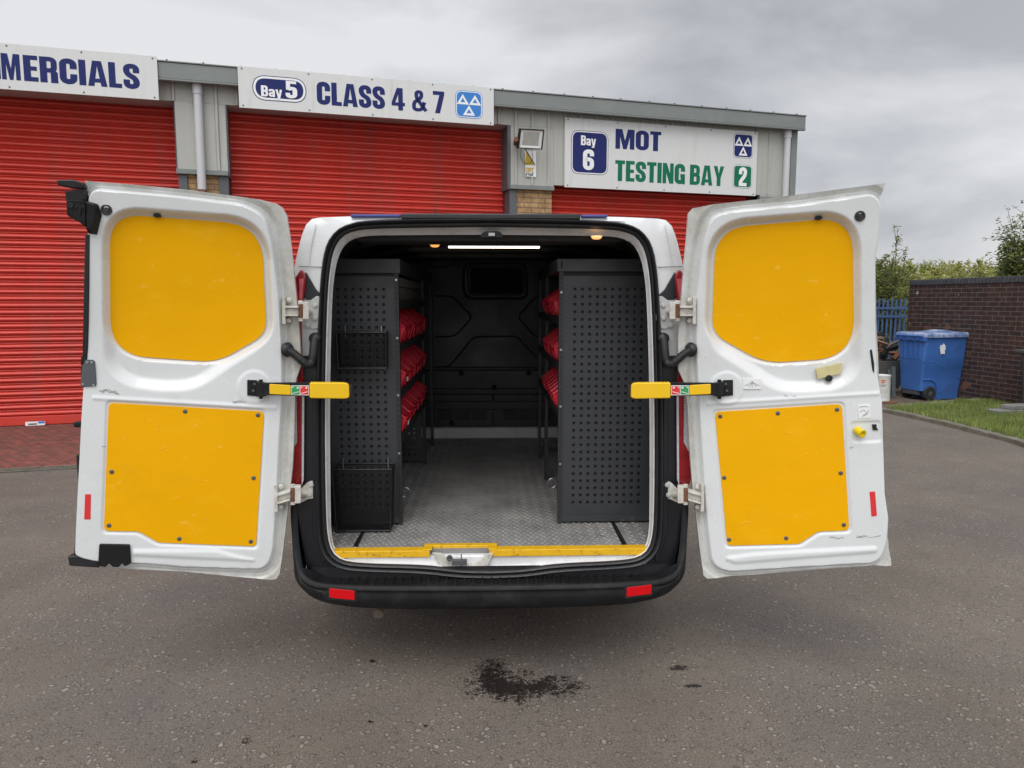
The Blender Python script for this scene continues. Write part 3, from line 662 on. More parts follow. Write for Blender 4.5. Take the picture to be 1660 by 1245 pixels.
# floodlight
fl = thing('floodlight', 'square black floodlight with white reflector tilted on the cladding', 'floodlight', tuple(BP(bu(860, 225, WW)[0], WW, 3.7)), BANG)
fp = BW(WW-.30); fp = Plane(fp.px(860, 226), (fp.n+np.array([0.12, 0, -.32])))
q = [(843, 208.5), (882.5, 210.5), (879, 242.5), (839.5, 240.5)]
def inset(q, k): c = np.mean(np.array(q, float), 0); return [tuple(c+(np.array(p)-c)*k) for p in q]
mb = MB(); mb.slab(fp, q, -.055, -.012)
for k in range(4):
    a, b, c_, d_ = q[k], q[(k+1) % 4], inset(q, .90)[(k+1) % 4], inset(q, .90)[k]; mb.slab(fp, [a, b, c_, d_], -.0118, .006)
mb.build('housing', M['lightbody'], fl, bev=.002)
mb = MB()
for k in range(4):
    a, b, c_, d_ = inset(q, .895)[k], inset(q, .895)[(k+1) % 4], inset(q, .66)[(k+1) % 4], inset(q, .66)[k]
    mb.add([fp.px(*a, -.001), fp.px(*b, -.001), fp.px(*c_, -.011), fp.px(*d_, -.011)], [(0, 1, 2, 3)])
mb.build('reflector', M['reflw'], fl, smooth=False, fixn=False)
mb = MB(); mb.slab(fp, inset(q, .66), -.0115, -.0095); mb.build('diffuser', M['diffuser'], fl)
mb = MB(); a = fp.px(838, 226, -.03); b = BP(bu(836, 226, WW)[0], WW, a[2]); mb.tube([a, b], .035, 10); mb.build('bracket', M['rust'], fl)
mb = MB()
pts = [fp.px(847, 242, -.04), BW(WW-.10).px(843, 252), BW(WW-.06).px(848, 264), BW(WW-.06).px(858, 266), BW(WW-.07).px(864, 258), fp.px(864, 243, -.04)]
mb.tube(resample(pts, 20), .004, 6); mb.tube([fp.px(853, 242, -.04), BW(WW-.05).px(867, 267)], .008, 6); mb.build('cable', M['rubber'], fl)
# ================================================================= VAN
van = thing('delivery_van', 'white panel van seen from behind with both rear doors open and racking inside', 'van', (0, 5.6, 0))
def PX(x, y, Y): p = at_y(x, y, Y); return (abs(p[0]), p[2])
ZF = float(at_y(795, 889, 3.20)[2])      # load floor height
YB = float(at_z(780, 708, ZF)[1])        # bulkhead foot
def half(pts, Y, n=90, ch=2):
    P = [np.array(PX(x, y, Y)) for x, y in pts]; P[0][0] = 0; P[-1][0] = 0
    for _ in range(ch):
        Q = [P[0]]
        for a, b in zip(P[:-1], P[1:]): Q += [a*.75+b*.25, a*.25+b*.75]
        Q.append(P[-1]); P = Q
    return resample(P, n)
def loop(h, Y, dx=0, dz=0, sx=1, sz=1, zc=1.2):
    h = [(x*sx+(dx*min(1, x/.4)), zc+(z-zc)*sz+dz*np.clip((z-zc)/.4, -1, 1)) for x, z in h]
    Rr = [(x, Y, z) for x, z in h]; Ll = [(-x, Y, z) for x, z in h[::-1]][1:-1]
    return Rr+Ll
hj0 = half([(795, 906), (960, 903), (1036, 898), (1052, 880), (1053, 800), (1053, 650), (1049, 500), (1044, 440), (1032, 402), (1008, 386), (960, 383.5), (795, 382)], 3.17)
hj1 = half([(795, 923), (850, 921), (900, 913), (1000, 909), (1040, 903), (1058, 880), (1061, 800), (1061, 650), (1057, 500), (1051, 425), (1038, 388), (1012, 374), (960, 371), (795, 368)], 3.15)
hs1 = half([(795, 937), (850, 935), (910, 926), (1000, 922), (1045, 916), (1070, 892), (1076, 850), (1076, 650), (1070, 500), (1064, 420), (1052, 384), (1026, 363), (970, 356), (795, 353.5)], 3.15)
ho = half([(795, 962), (1000, 962), (1070, 950), (1090, 900), (1094, 820), (1112, 760), (1119, 600), (1113, 500), (1106, 436), (1099, 405), (1091, 378), (1086, 366), (1080, 358.5), (1070, 355.5), (1050, 354.5), (985, 351.5), (795, 349.5)], 3.17)
mb = MB(); mb.grid([loop(hj0, 3.27, dx=.05, dz=.03), loop(hj0, 3.215, dx=.012, dz=.010), loop(hj0, 3.205, dx=.008, dz=.007), loop(hj0, 3.20, dx=.011, dz=.010), loop(hj1, 3.155, dx=-.004), loop(hj1, 3.15)], closed=True)
mb.build('door_jamb', M['jamb'], van, fixn=False)
def lerp(a, b, t): return [tuple(np.array(p)*(1-t)+np.array(q_)*t) for p, q_ in zip(a, b)]
mb = MB(); A_ = loop(hj1, 3.15); B_ = loop(hs1, 3.15)
def bulge(t, dy): return [(p[0], p[1]-dy, p[2]) for p in lerp(A_, B_, t)]
mb.grid([bulge(0, -.01), bulge(0, .006), bulge(.1, .016), bulge(.26, .020), bulge(.38, .014), bulge(.46, .002), bulge(.54, .004), bulge(.64, .018), bulge(.8, .022), bulge(.93, .014), bulge(1, .002), bulge(1.02, -.012)], closed=True)
mb.build('door_seal', M['rubber'], van, fixn=False, ang=60)
mb = MB(); L0 = loop(hs1, 3.16); L1 = loop(ho, 3.17)
rows = [L0, lerp(L0, L1, .5), L1]
for dy, dx in ((.006, .006), (.02, .012), (.05, .020), (.15, .028), (.5, .038), (2.2, .042), (3.6, .03)):
    rows.append([(x+math.copysign(dx, x)*(1 if abs(x) > .3 else abs(x)/.3), Y+dy, z+(dx*.35 if z > 1.9 else 0)) for x, Y, z in L1])
def front(Y, ztop, sx): return [(x*sx, Y, min(z, ztop)) for x, _, z in rows[-1]]
rows += [front(7.2, 1.95, .97), front(7.5, 1.25, .95), front(7.95, 1.05, .85), front(8.08, .7, .78)]
mb.grid(rows, closed=True); n_ = len(L0)
b_ = len(mb.v)-n_; mb.f.append(tuple(range(b_, b_+n_))); mb.m.append(0)
mb.build('body_shell', M['body'], van, fixn=False, ang=50)
# roof edge trim: black rubber strip and the blue paint remnants
mb = MB()
def top_strip(x0, x1, y0, y1, Y0, Y1, zoff=0):
    P0 = at_y(x0, y1, Y0); P1 = at_y(x1, y0, Y0)
    mb.box(P0[0], P1[0], Y0, Y1, P0[2], P1[2])
top_strip(650, 941, 346.5, 355, 3.135, 3.30); mb.build('roof_strip', M['rubber'], van, bev=.006)
mb = MB()
for (a, b, c_, d_) in ((568, 649.4, 347.5, 351.5), (942, 985, 348, 352)): top_strip(a, b, c_, d_, 3.15, 3.34)
mb.build_split('roof_panel_edge', M['bluepaint'], van, bev=.003)
mb = MB(); p = at_y(706, 350, 4.6); mb.tube([(p[0], 4.6, 2.0), (p[0], 4.6, at_y(706, 338, 4.6)[2])], .004, 6); mb.build('aerial', M['rubber'], van)
def outline_tube(pts, r, closed, pl, mb, rad=8):
    P = round_poly(pts, rad, closed, 5); P = [pl.px(p[0], p[1], r*.2) for p in P]
    if closed: P = P+[P[0]]
    mb.tube(P, r, 6)
rp = Plane((0, 3.157, 0), (0, -1, 0))       # plane of the rear pillars
def both(f, x): return x if f > 0 else 1590-x
def mirror(pts, s): return [(p[0], p[1]) if s < 0 else (1590-p[0], p[1]) for p in pts]   # outlines are measured on the left
for s in (-1, 1):
    mb = MB(); mb.slab(rp, mirror([(496, 441), (513, 470), (524, 480), (524, 486), (497, 486), (490, 470)], s), -.02, .004); mb.slab(rp, mirror([(467, 577), (526, 577), (527, 700), (524, 860), (540, 905), (548, 934), (500, 934), (484, 850), (476, 780)], s), -.02, .003)
    mb.slab(rp, mirror([(508, 640), (514, 636), (517, 850), (530, 905), (524, 912), (508, 860)], s), .0031, .012)
    mb.build('pillar_trim', M['blackgloss'], van, bev=.002)
    mb = MB(); mb.slab(rp, mirror([(487, 486.5), (524, 486.5), (526, 576.5), (486, 576.5)], s), -.02, .0035); mb.build('pillar_plate', M['plate'], van, bev=.001)
    mb = MB(); mb.slab(rp, mirror([(484, 431.6), (524, 432.6), (524, 433.6), (484, 432.8)], s), 0, .0015); mb.build('panel_seam', M['grime_shade'], van)
    # tail lamp
    tp = Plane((0, 3.15, 0), (0, -1, 0))
    mb = MB(); mb.slab(tp, round_poly(mirror([(478, 452), (489, 436), (497, 447), (494, 478), (489, 505), (490, 560), (494, 640), (493, 778), (488, 790), (473, 785), (466, 760), (465, 600), (476, 500)], s), 4), -.12, .012)
    tl = mb.build('tail_lamp', M['redlamp'], van, bev=.004)
    mb = MB(); mb.slab(tp, mirror([(470, 640), (481.5, 625), (483, 715), (473, 735)], s), .0125, .0145)
    for k in range(18): mb.slab(tp, mirror([(474, 640+k*4.4), (483, 637+k*4.4), (483, 638.5+k*4.4), (474, 641.5+k*4.4)], s), .0146, .017)
    mb.build('clear_lens', M['clear'], tl)
    mb = MB(); mb.slab(tp, mirror([(486.5, 452), (494, 452), (490.5, 486), (486.3, 498)], s), .0125, .0145); mb.build('upper_lens', M['pinklens'], tl)
    mb = MB(); mb.slab(tp, mirror([(491.2, 640), (494.6, 640), (493.8, 776), (490.5, 786)], s), .0125, .016); mb.build('lamp_edge', M['clear'], tl)
for s in (-1, 1):
    mb = MB(); sp_ = Plane((0, 3.160, 0), (0, -1, 0))
    outline_tube(mirror([(577, 359), (604, 358), (604, 366), (580, 367)], s), .0016, True, sp_, mb, 1)
    outline_tube(mirror([(512, 364), (508, 380), (503, 405), (501, 428)], s), .0022, False, sp_, mb, 6)
    mb.build('pillar_crease', M['body'], van)
# bumper
path = [(0, 3.000), (.30, 3.003), (.52, 3.012), (.67, 3.026), (.785, 3.050), (.85, 3.09), (.882, 3.15), (.893, 3.28), (.90, 3.55), (.90, 3.75)]
ptop = [.0, .0, .0, .002, .006, .05, .35, .40, .42, .42]; pbot = [0, 0, .002, .010, .032, .07, .12, .16, .18, .18]
zr = float(at_y(795, 951, 3.0)[2]); zbm = float(at_y(795, 991, 3.01)[2])
P_ = np.array([(x, y, t, b) for (x, y), t, b in zip(path, ptop, pbot)])
for _ in range(2):
    Q = [P_[0]]
    for a, b in zip(P_[:-1], P_[1:]): Q += [a*.75+b*.25, a*.25+b*.75]
    Q.append(P_[-1]); P_ = np.array(Q)
Rh = resample(P_, 60); full = np.vstack([Rh[::-1]*np.array([-1, 1, 1, 1]), Rh[1:]])
tg = np.gradient(full[:, :2], axis=0); tg /= np.linalg.norm(tg, axis=1)[:, None]; nr = np.stack([tg[:, 1], -tg[:, 0]], 1)
rows = []
for (x, y, t, b), nn in zip(full, nr):
    zt = zr+t; zb = zbm+b; H_ = zt-zb
    row = []
    kk = 1-.86*min(1, max(0, t-.004)/.05)
    for off, z in ((-.16*kk, zt-.020*kk), (-.03*max(kk, .5), zt-.007*kk), (-.022, zt-.001), (-.012, zt+.004), (-.002, zt+.002), (.004, zt-.008), (.006, zt-.014), (.002, zt-.020), (.000, zt-.03), (.004, zt-.35*H_), (0, zb+.03), (-.02, zb+.008), (-.04, zb), (-.05, zb+.01)):
        row.append((x+nn[0]*off, y+nn[1]*off, z))
    rows.append(row)
mb = MB(); mb.grid(rows)
bump = mb.build('bumper', M['plastic'], van, fixn=False, ang=50)
mb = MB()
zst = zr-.014
for k in range(-17, 18):
    x = k*.0395
    mb.box(x-.004, x+.004, 3.055, 3.15, zst-.006, zst+.006)
    mb.lathe((x, 3.040+abs(x)**3*.05, zst+.005), (0, 0, 1), [(.008, 0), (.007, .004), (.002, .006)], 8)
mb.build('step_tread', M['plastic'], bump, bev=.001)
mb = MB(); mb.box(-.80, .80, 3.1495, 3.1545, zr-.10, zr+.035); mb.build('bumper_backing', M['rubber'], bump)
for s in (-1, 1):
    zc = float(at_y(553, 963, 3.02)[2]); xc = abs(float(at_y(553, 963, 3.0)[0]))
    # follow the bumper's curve
    def on_b(x, z, off):
        xs = full[:, 0]; i = int(np.argmin(abs(xs-x))); return (x+nr[i][0]*off, float(np.interp(x, xs, full[:, 1]))+nr[i][1]*off, z)
    def plate(x0, x1, z0, z1, o0, o1, r, slope, mb):
        pts = round_poly([(x0, z0), (x1, z0), (x1, z1), (x0, z1)], r, True, 4)
        pts = [(a, b+slope*(abs(a)-xc)) for a, b in pts]
        mb.prism([on_b(a, b, o0) for a, b in pts], [on_b(a, b, o1) for a, b in pts])
    mb = MB(); a, b = sorted((s*(xc-.055), s*(xc+.055))); plate(a-.009, b+.009, zc-.032, zc+.026, -.01, .0045, .012, .06, mb); mb.build('reflector_frame', M['rubber'], bump, bev=.002)
    mb = MB(); plate(a, b, zc-.021, zc+.021, .004, .008, .006, .06, mb); mb.build('rear_reflector', M['reflector'], bump, bev=.0015)
for xs_ in (-.735, -.05, .735):
    mb = MB(); mb.prism([on_b(xs_+dx, z, .0005) for dx, z in ((-.0012, zbm+.05), (.0012, zbm+.05), (.0012, zr-.03), (-.0012, zr-.03))], [on_b(xs_+dx, z, .0068) for dx, z in ((-.0012, zbm+.05), (.0012, zbm+.05), (.0012, zr-.03), (-.0012, zr-.03))]); mb.build('bumper_seam', M['black'], bump)
mb = MB(); p = at_y(613, 996, 3.14); mb.tube([(p[0], 3.5, p[2]+.05), (p[0], 3.2, p[2]+.02), (p[0], 3.14, p[2])], .024, 16); mb.build('exhaust_tip', mat('exhaust_steel', (.20, .17, .135), .5, metal=.4, var=.3, vscale=20), van)
# load floor with tread bars
mb = MB(); mb.box(-.80, .80, 3.20, YB, ZF-.02, ZF)
py = .030
rows_ = int((YB-3.22)/py)
for j in range(rows_):
    y = 3.235+j*py
    for i in range(int(1.54/py)):
        x = -.77+i*py+(py/2 if j % 2 else 0)
        sgn = 1 if (i+j) % 2 else -1
        l, w_, h_ = .0142, .0046, .0038
        c_, s_ = .7071, .7071*sgn
        e1 = (c_*l, s_*l); e2 = (-s_*w_, c_*w_)
        mb.add([(x-e1[0], y-e1[1], ZF), (x+e2[0], y+e2[1], ZF), (x+e1[0], y+e1[1], ZF), (x-e2[0], y-e2[1], ZF), (x-.4*e1[0], y-.4*e1[1], ZF+h_), (x+.4*e1[0], y+.4*e1[1], ZF+h_)], [(0, 3, 4), (0, 4, 1), (1, 4, 5), (1, 5, 2), (2, 5, 3), (3, 5, 4)])
mb.build('load_floor', M['floor'], van, smooth=False, fixn=False)
fz = Plane((0, 0, ZF+.003), (0, 0, 1))
mb = MB()
for q in ([(587, 860), (592, 860), (580, 886), (572, 886)], [(990, 846), (996, 846), (1017, 884), (1009, 884)]): mb.slab(fz, q, -.002, .001)
mb.build_split('floor_rail_slot', M['black'], van)
# white step sill and yellow trim
mb = MB()
sill = [(x, z) for x, z in ((3.40, ZF-.022), (3.20, ZF-.022), (3.175, ZF-.045))]
mb.box(-.71, .71, 3.172, 3.42, ZF-.10, ZF-.022); mb.build('rear_sill', M['jamb'], van, bev=.008)
yt = Plane((0, 3.17, 0), (0, -1, 0))
def edge_trim(pts_top, hh, nm):
    """angle strip: top leg on the floor, down leg over the edge; pts_top photo points of its front top edge"""
    a, b = pts_top; A3 = yt.px(*a); B3 = yt.px(*b); mb = MB()
    zt = ZF+.006
    mb.box(A3[0], B3[0], 3.165, 3.215, ZF+.001, zt); mb.box(A3[0], B3[0], 3.160, 3.1648, zt-hh, zt)
    return mb
mb = edge_trim(((538, 893), (697, 893)), .030, ''); mb.build('yellow_step_trim', M['ytrim'], van, bev=.002)
mb = edge_trim(((793, 893), (1049, 893)), .030, ''); mb.build('yellow_step_trim', M['ytrim'], van, bev=.002)
xa, xb = yt.px(686, 890)[0], yt.px(806, 890)[0]
mb = MB(); mb.box(xa, xb, 3.2152, 3.245, ZF+.0065, ZF+.0115); mb.box(xa, xa+.04, 3.161, 3.2151, ZF+.0065, ZF+.0115); mb.box(xb-.04, xb, 3.161, 3.2151, ZF+.0065, ZF+.0115)
mb.box(xa+.04, xb-.04, 3.2102, 3.2148, ZF-.018, ZF+.0115); mb.build('yellow_latch_surround', M['ytrim'], van, bev=.002)
# latch pocket and striker
mb = MB(); jp = Plane((0, 3.150, 0), (0, -1, 0))
mb.slab(jp, [(700, 897), (715, 898), (735, 916), (770, 916), (788, 899), (800, 897), (790, 921), (715, 921)], -.02, -.004); mb.build('latch_pocket', M['hinge'], van, bev=.003)
mb = MB(); c0 = jp.px(729, 904, .002); mb.lathe(c0, (0, -1, 0), [(.014, 0), (.014, .010), (.006, .010), (.005, .004)], 16); mb.box(*[v for v in (jp.px(733, 905)[0], jp.px(757, 905)[0])], 3.132, 3.151, jp.px(750, 914)[2], jp.px(750, 906)[2]); mb.tube([jp.px(748, 897, .01), jp.px(748, 916, .012)], .003, 8)
mb.build('latch_striker', M['screw'], van, bev=.001)
# interior shell
mb = MB()
cs = [(0, 1.985), (.40, 1.98), (.62, 1.955), (.70, 1.90), (.76, 1.78), (.82, 1.5), (.835, 1.2), (.835, ZF-.02)]
cs = [(-x, z) for x, z in cs[::-1]]+cs[1:]
mb.grid([[(x*k, Y, z-dz) for x, z in cs] for Y, k, dz in ((3.20, .955, .03), (3.26, .98, .012), (3.40, 1, 0), (YB, 1, 0))])
mb.build('interior_lining', M['trim'], van, fixn=False)
mb = MB()
for yy in (3.75, 4.4, 5.0): mb.tube([(-.80, yy, 1.80), (-.72, yy, 1.93), (-.5, yy, 1.975), (.5, yy, 1.975), (.72, yy, 1.93), (.80, yy, 1.80)], .03, 8)
mb.build_split('roof_rib', M['trim'], van)
mb = MB(); mb.box(-.60, .60, 3.30, 3.52, 1.925, 1.98); mb.build('roof_header', M['trim'], van, bev=.01)
zL = 1.935; 
def ceil(x, y, z): p = at_z(x, y, z); return p
a = ceil(727, 400.5, zL); b = ceil(875, 400.5, zL)
mb = MB(); mb.box(a[0], b[0], a[1]-.005, a[1]+.007, zL-.004, zL+.004); mb.build('led_strip', M['led'], van)
mb = MB(); mb.box(a[0]-.02, b[0]+.02, a[1]-.012, a[1]+.014, zL+.0045, zL+.012); mb.build('led_channel', M['rackdark'], van)
for (x, y, z, nm) in ((705, 399.5, 1.925, 0), (967, 386.5, 1.925, 0)):
    p = ceil(x, y, z); mb = MB(); mb.lathe((p[0], p[1], z), (0, 0, 1), [(.010, -.004), (.019, -.001), (.021, .005), (.024, .006), (.024, .010)], 18); mb.build('roof_lamp', M['bulb'], van)
p = at_y(797, 379, 3.155); mb = MB(); mb.slab(Plane((0, 3.152, 0), (0, -1, 0)), round_poly([(778, 386), (781, 378), (787, 375), (808, 375), (813, 378), (816, 386)], 3), -.02, .012); ul = mb.build('upper_latch_striker', M['plastic'], van, bev=.002)
mb = MB(); mb.slab(Plane((0, 3.152, 0), (0, -1, 0)), [(792, 378), (802, 378), (802, 383), (792, 383)], .0121, .018); mb.build('striker_pin', M['steel'], ul)
# bulkhead
bp = Plane((0, YB-.01, 0), (0, -1, 0))
mb = MB(); mb.box(-.84, .84, YB-.01, YB+.02, ZF, 2.0); bk_ = mb.build('bulkhead', M['bulk'], van)
mb = MB()
outline_tube([(752, 428), (852, 428), (855, 484), (758, 484), (751, 470)], .012, True, bp, mb, 12)
outline_tube([(758, 433), (848, 433), (850, 478), (760, 478)], .006, True, bp, mb, 10)
outline_tube([(706, 480), (733, 480), (766, 514), (738, 545), (706, 546)], .008, False, bp, mb)
outline_tube([(880, 480), (868, 481), (839, 514), (866, 545), (880, 546)], .008, False, bp, mb)
outline_tube([(706, 595), (728, 595), (768, 546), (838, 545), (870, 580)], .008, False, bp, mb)
outline_tube([(728, 595.5), (870, 595.5)], .006, False, bp, mb)
outline_tube([(690, 433), (725, 433), (740, 424)], .006, False, bp, mb)
mb.build('pressed_ribs', M['bulk'], bk_)
mb = MB(); mb.slab(bp, round_poly([(762, 435), (846, 435), (848, 476), (763, 476)], 8), .001, .004); mb.build('bulkhead_window', mat('dark_glass', (.005, .005, .006), .6, var=0, spec=.15), bk_)
mb = MB(); mb.slab(bp, [(690, 599), (890, 599), (890, 629), (690, 629)], .001, .05); mb.slab(bp, [(690, 638), (799, 638), (799, 650), (690, 650)], .001, .04); mb.slab(bp, [(800, 638), (890, 638), (890, 650), (800, 650)], .001, .04)
mb.build_split('lower_ledge', M['bulk'], bk_, bev=.006)
mb = MB(); mb.slab(bp, [(690, 663), (799, 663), (799, 689), (690, 689)], .001, .02); mb.slab(bp, [(800, 663), (890, 663), (890, 689), (800, 689)], .001, .02); vp = mb.build('vent_panel', M['bulk'], bk_, bev=.004)
mb = MB()
for cx in (722, 750, 777, 828, 853, 880):
    for k in range(6): mb.slab(bp, [(cx-12, 665+k*2.7), (cx+12, 665+k*2.7), (cx+12, 666.3+k*2.7), (cx-12, 666.3+k*2.7)], .0205, .026)
mb.build('vent_slats', M['black'], vp)
mb = MB()
for (x, y) in ((748, 604), (857, 604), (801, 627), (733, 685)): mb.lathe(bp.px(x, y, .05 if y < 650 else .02), (0, -1, 0), [(.022, 0), (.020, .01), (.009, .006), (.006, .001)], 16)
mb.build_split('grommet', M['plastic'], bk_)
mb = MB(); zs1 = at_y(780, 693, YB-.06)[2]; mb.box(-.82, .82, YB-.07, YB-.012, ZF+.001, zs1); mb.build('bulkhead_kick_strip', mat('off_white_kick_strip', (.72, .72, .69), .5, var=.08, dirt=(.2, .18, .16), dirtamt=.5), van, bev=.004)
# tie-down rings on the floor edge
for (x, y) in ((657, 798), (876, 715), (895, 783)):
    p = at_z(x, y, ZF+.03); mb = MB(); mb.tube([(p[0]+.026*math.cos(t)*(1 if t else 1), p[1], p[2]+.028*math.sin(t)) for t in np.linspace(0, 2*math.pi, 17)], .0035, 6); mb.build('tie_down_ring', M['steel'], van)
# wheels
for sx_ in (-1, 1):
    for yy in (4.15, 7.1):
        mb = MB(); c_ = (sx_*.72, yy, .345); mb.lathe(c_, (sx_, 0, 0), [(.20, .0), (.33, .0), (.345, .03), (.345, .18), (.33, .21), (.21, .205), (.20, .15)], 36); wh = mb.build('wheel', M['tyre'], van)
        mb = MB(); mb.lathe(c_, (sx_, 0, 0), [(.05, .10), (.198, .12), (.198, .17), (.17, .155), (.06, .165), (.05, .175)], 24); mb.build('rim', M['steel'], wh)
mb = MB(); mb.box(-.45, .45, 3.30, 7.8, .30, .42); mb.tube([(-.7, 4.15, .345), (.7, 4.15, .345)], .05, 10); mb.build('underbody', M['black'], van)
# ---------------------------------------------------------------- rear doors
def make_door(side):
    s = side
    if s < 0:
        Pa = at_y(125, 700, 2.90); Pb = at_y(470, 700, 3.075)
    else:
        Pa = at_y(1445, 700, 2.90); Pb = at_y(1112, 700, 3.075)
    d = Pb-Pa; d[2] = 0; d /= np.linalg.norm(d)
    n = np.array([d[1], -d[0], 0]);
    if n[1] > 0: n = -n
    pl = RakedPlane(Pa, n)
    if s < 0:
        top = [(136, 292), (200, 297), (300, 306.5), (420, 322.5), (446, 329), (457, 336)]
        hin = [(457, 336), (465, 350), (469, 380), (475, 430), (482, 500), (486, 560), (488, 592), (480, 615), (478, 640), (477, 700), (474, 760), (466, 830), (459, 890), (453, 932), (448, 940)]
        bot = [(123, 917), (180, 924), (300, 931), (400, 939), (440, 942), (448, 940)]
        lat = [(136, 292), (140, 330), (143, 390), (144, 470), (142, 560), (136, 620), (132, 680), (128, 760), (124, 840), (122, 890), (123, 917)]
        pan = [(146, 308), (300, 322), (395, 334), (428, 352), (440, 400), (449, 470), (455, 560), (456, 640), (452, 700), (447, 800), (441, 895), (430, 922), (300, 918), (215, 911), (150, 909), (118, 899), (118, 600), (138, 400)]
        yu = round_poly([(177, 346), (424, 364.5), (432, 541), (352, 587), (179, 575)], [50, 56, 22, 26, 56], True, 12)
        rec = round_poly([(166, 334), (435, 354), (444, 548), (355, 598), (168, 586)], [60, 66, 30, 34, 66], True, 12)
        val = round_poly([(165, 520), (440, 520), (430, 560), (360, 604), (320, 632), (270, 636), (205, 628), (168, 598)], 26, True, 8)
        yl = round_poly([(176, 653), (428, 667), (415, 886), (257, 880), (225, 862), (168, 861)], [8, 8, 7, 5, 5, 8], True, 5)
        pl_rec = round_poly([(171, 648), (433, 662.5), (419, 891), (254, 885), (222, 867), (163, 866)], [10, 10, 9, 6, 6, 10], True, 5)
        ridge = round_poly([(216, 893), (350, 893), (398, 906), (412, 908), (300, 903), (216, 899)], 3, True, 3)
        strap = (412, 628)
    else:
        top = [(1124, 337), (1160, 330), (1240, 321.5), (1330, 310), (1437, 296)]
        lat = [(1437, 296), (1430, 320), (1425, 350), (1423, 420), (1425, 520), (1428, 600), (1431, 700), (1434, 800), (1440, 840), (1447, 919)]
        bot = [(1147, 940), (1220, 936), (1300, 929.5), (1447, 919)]
        hin = [(1124, 337), (1116, 346), (1113, 390), (1108, 440), (1103, 500), (1100, 545), (1100, 600), (1110, 622), (1115, 660), (1119, 740), (1123, 790), (1129, 840), (1136, 900), (1141, 935), (1147, 940)]
        pan = [(1155, 352), (1190, 344), (1300, 334), (1420, 316), (1430, 340), (1417, 420), (1420, 600), (1437, 700), (1440, 830), (1436, 885), (1424, 911), (1300, 918), (1180, 926), (1156, 915), (1149, 860), (1141, 760), (1135, 660), (1130, 560), (1131, 480), (1140, 400)]
        yu = round_poly([(1160, 370), (1382, 351.5), (1384.5, 579), (1240, 588.5), (1154, 541)], [50, 54, 58, 28, 24], True, 12)
        rec = round_poly([(1149, 359), (1394, 339), (1396, 590), (1236, 600), (1142, 548)], [60, 64, 68, 36, 32], True, 12)
        val = round_poly([(1144, 520), (1398, 520), (1399, 600), (1365, 632), (1300, 638), (1255, 634), (1215, 606), (1152, 566)], 26, True, 8)
        yl = round_poly([(1159, 668), (1365, 655), (1377, 860), (1326, 862), (1296, 882), (1179, 885)], [8, 8, 8, 5, 5, 7], True, 5)
        pl_rec = round_poly([(1154, 663.5), (1370, 650), (1382.5, 865), (1329, 867), (1299, 887), (1174, 890)], [10, 10, 10, 6, 6, 9], True, 5)
        ridge = round_poly([(1178, 905), (1220, 899), (1300, 894), (1420, 888), (1420, 894), (1300, 903), (1190, 912)], 3, True, 3)
        strap = (1178, 630)
    pan = round_poly(pan, 14, True, 5)
    nu, nv = 210, 380
    L_, R_ = (lat, hin) if s < 0 else (hin, lat)
    T = resample(top, nu); B = resample(bot, nu); Lc = resample(L_, nv); Rc = resample(R_, nv)
    u = np.linspace(0, 1, nu)[None, :, None]; v = np.linspace(0, 1, nv)[:, None, None]
    C = (1-v)*T[None]+v*B[None]+(1-u)*Lc[:, None]+u*Rc[:, None]-((1-u)*(1-v)*T[0]+u*(1-v)*T[-1]+(1-u)*v*B[0]+u*v*B[-1])
    X, Y = C[..., 0], C[..., 1]
    dpan = sdf(pan, X, Y); drec = sdf(rec, X, Y); dval = sdf(val, X, Y); dpl = sdf(pl_rec, X, Y); drid = sdf(ridge, X, Y)
    h = -.034*sstep(dpan, 0, 7)+.020*sstep(dpan, 10, 21)
    h += .004*np.exp(-((dpan-9)/1.8)**2)
    h += np.minimum(-.044*(1-sstep(drec, -10, 3)), -.026*(1-sstep(dval, -20, 2)))
    h += -.0055*(1-sstep(dpl, -3.5, 0.5))
    h += .006*(1-sstep(drid, -3, 5))
    ds = np.hypot(X-strap[0], Y-strap[1]); h += .0035*(1-sstep(ds, 24, 30))
    # pressings: bead above the lower panel, dimples, edge return
    if s < 0: yb = 645+(X-150)*.055; m_ = (X > 150) & (X < 448)
    else: yb = 655-(X-1140)*.06; m_ = (X > 1145) & (X < 1425)
    h += .0035*np.exp(-((Y-yb)/3.0)**2)*m_
    if s > 0:
        dk_ = sdf(round_poly([(1379, 684), (1428, 682), (1430, 716), (1383, 718)], 6), X, Y); h -= .005*(1-sstep(dk_, -3, 2))
    # unevenness of thin pressed sheet
    h += .0007*np.sin(X*.045+1.3)*np.sin(Y*.031+.4)
    Rr = np.stack([X, Y], -1)
    dirx = _f[None, None]+_r*((X-830)/FPX)[..., None]+_u*((622.5-Y)/FPX)[..., None]
    tt = (np.dot(pl.P-EYE, pl.n)+pl.rake(Y))/(dirx @ pl.n)
    P3 = EYE+dirx*tt[..., None]
    F3 = P3+pl.n*h[..., None]
    # the outer skin: slightly crowned sheet behind, a few mm wider
    front = F3.reshape(-1, 3); mb = MB()
    idx = np.arange(nu*nv).reshape(nv, nu)
    mb.v = [tuple(p) for p in front]
    mb.f = [tuple(int(k) for k in q) for q in np.stack([idx[:-1, :-1], idx[1:, :-1], idx[1:, 1:], idx[:-1, 1:]], -1).reshape(-1, 4)]
    mb.m = [0]*len(mb.f)
    # border ring stepping out to the skin lip, then back
    ring = np.concatenate([idx[0, :], idx[1:, -1], idx[-1, -2::-1], idx[-2:0:-1, 0]])
    prev = [int(k) for k in ring]; ctr = P3.reshape(-1, 3).mean(0)
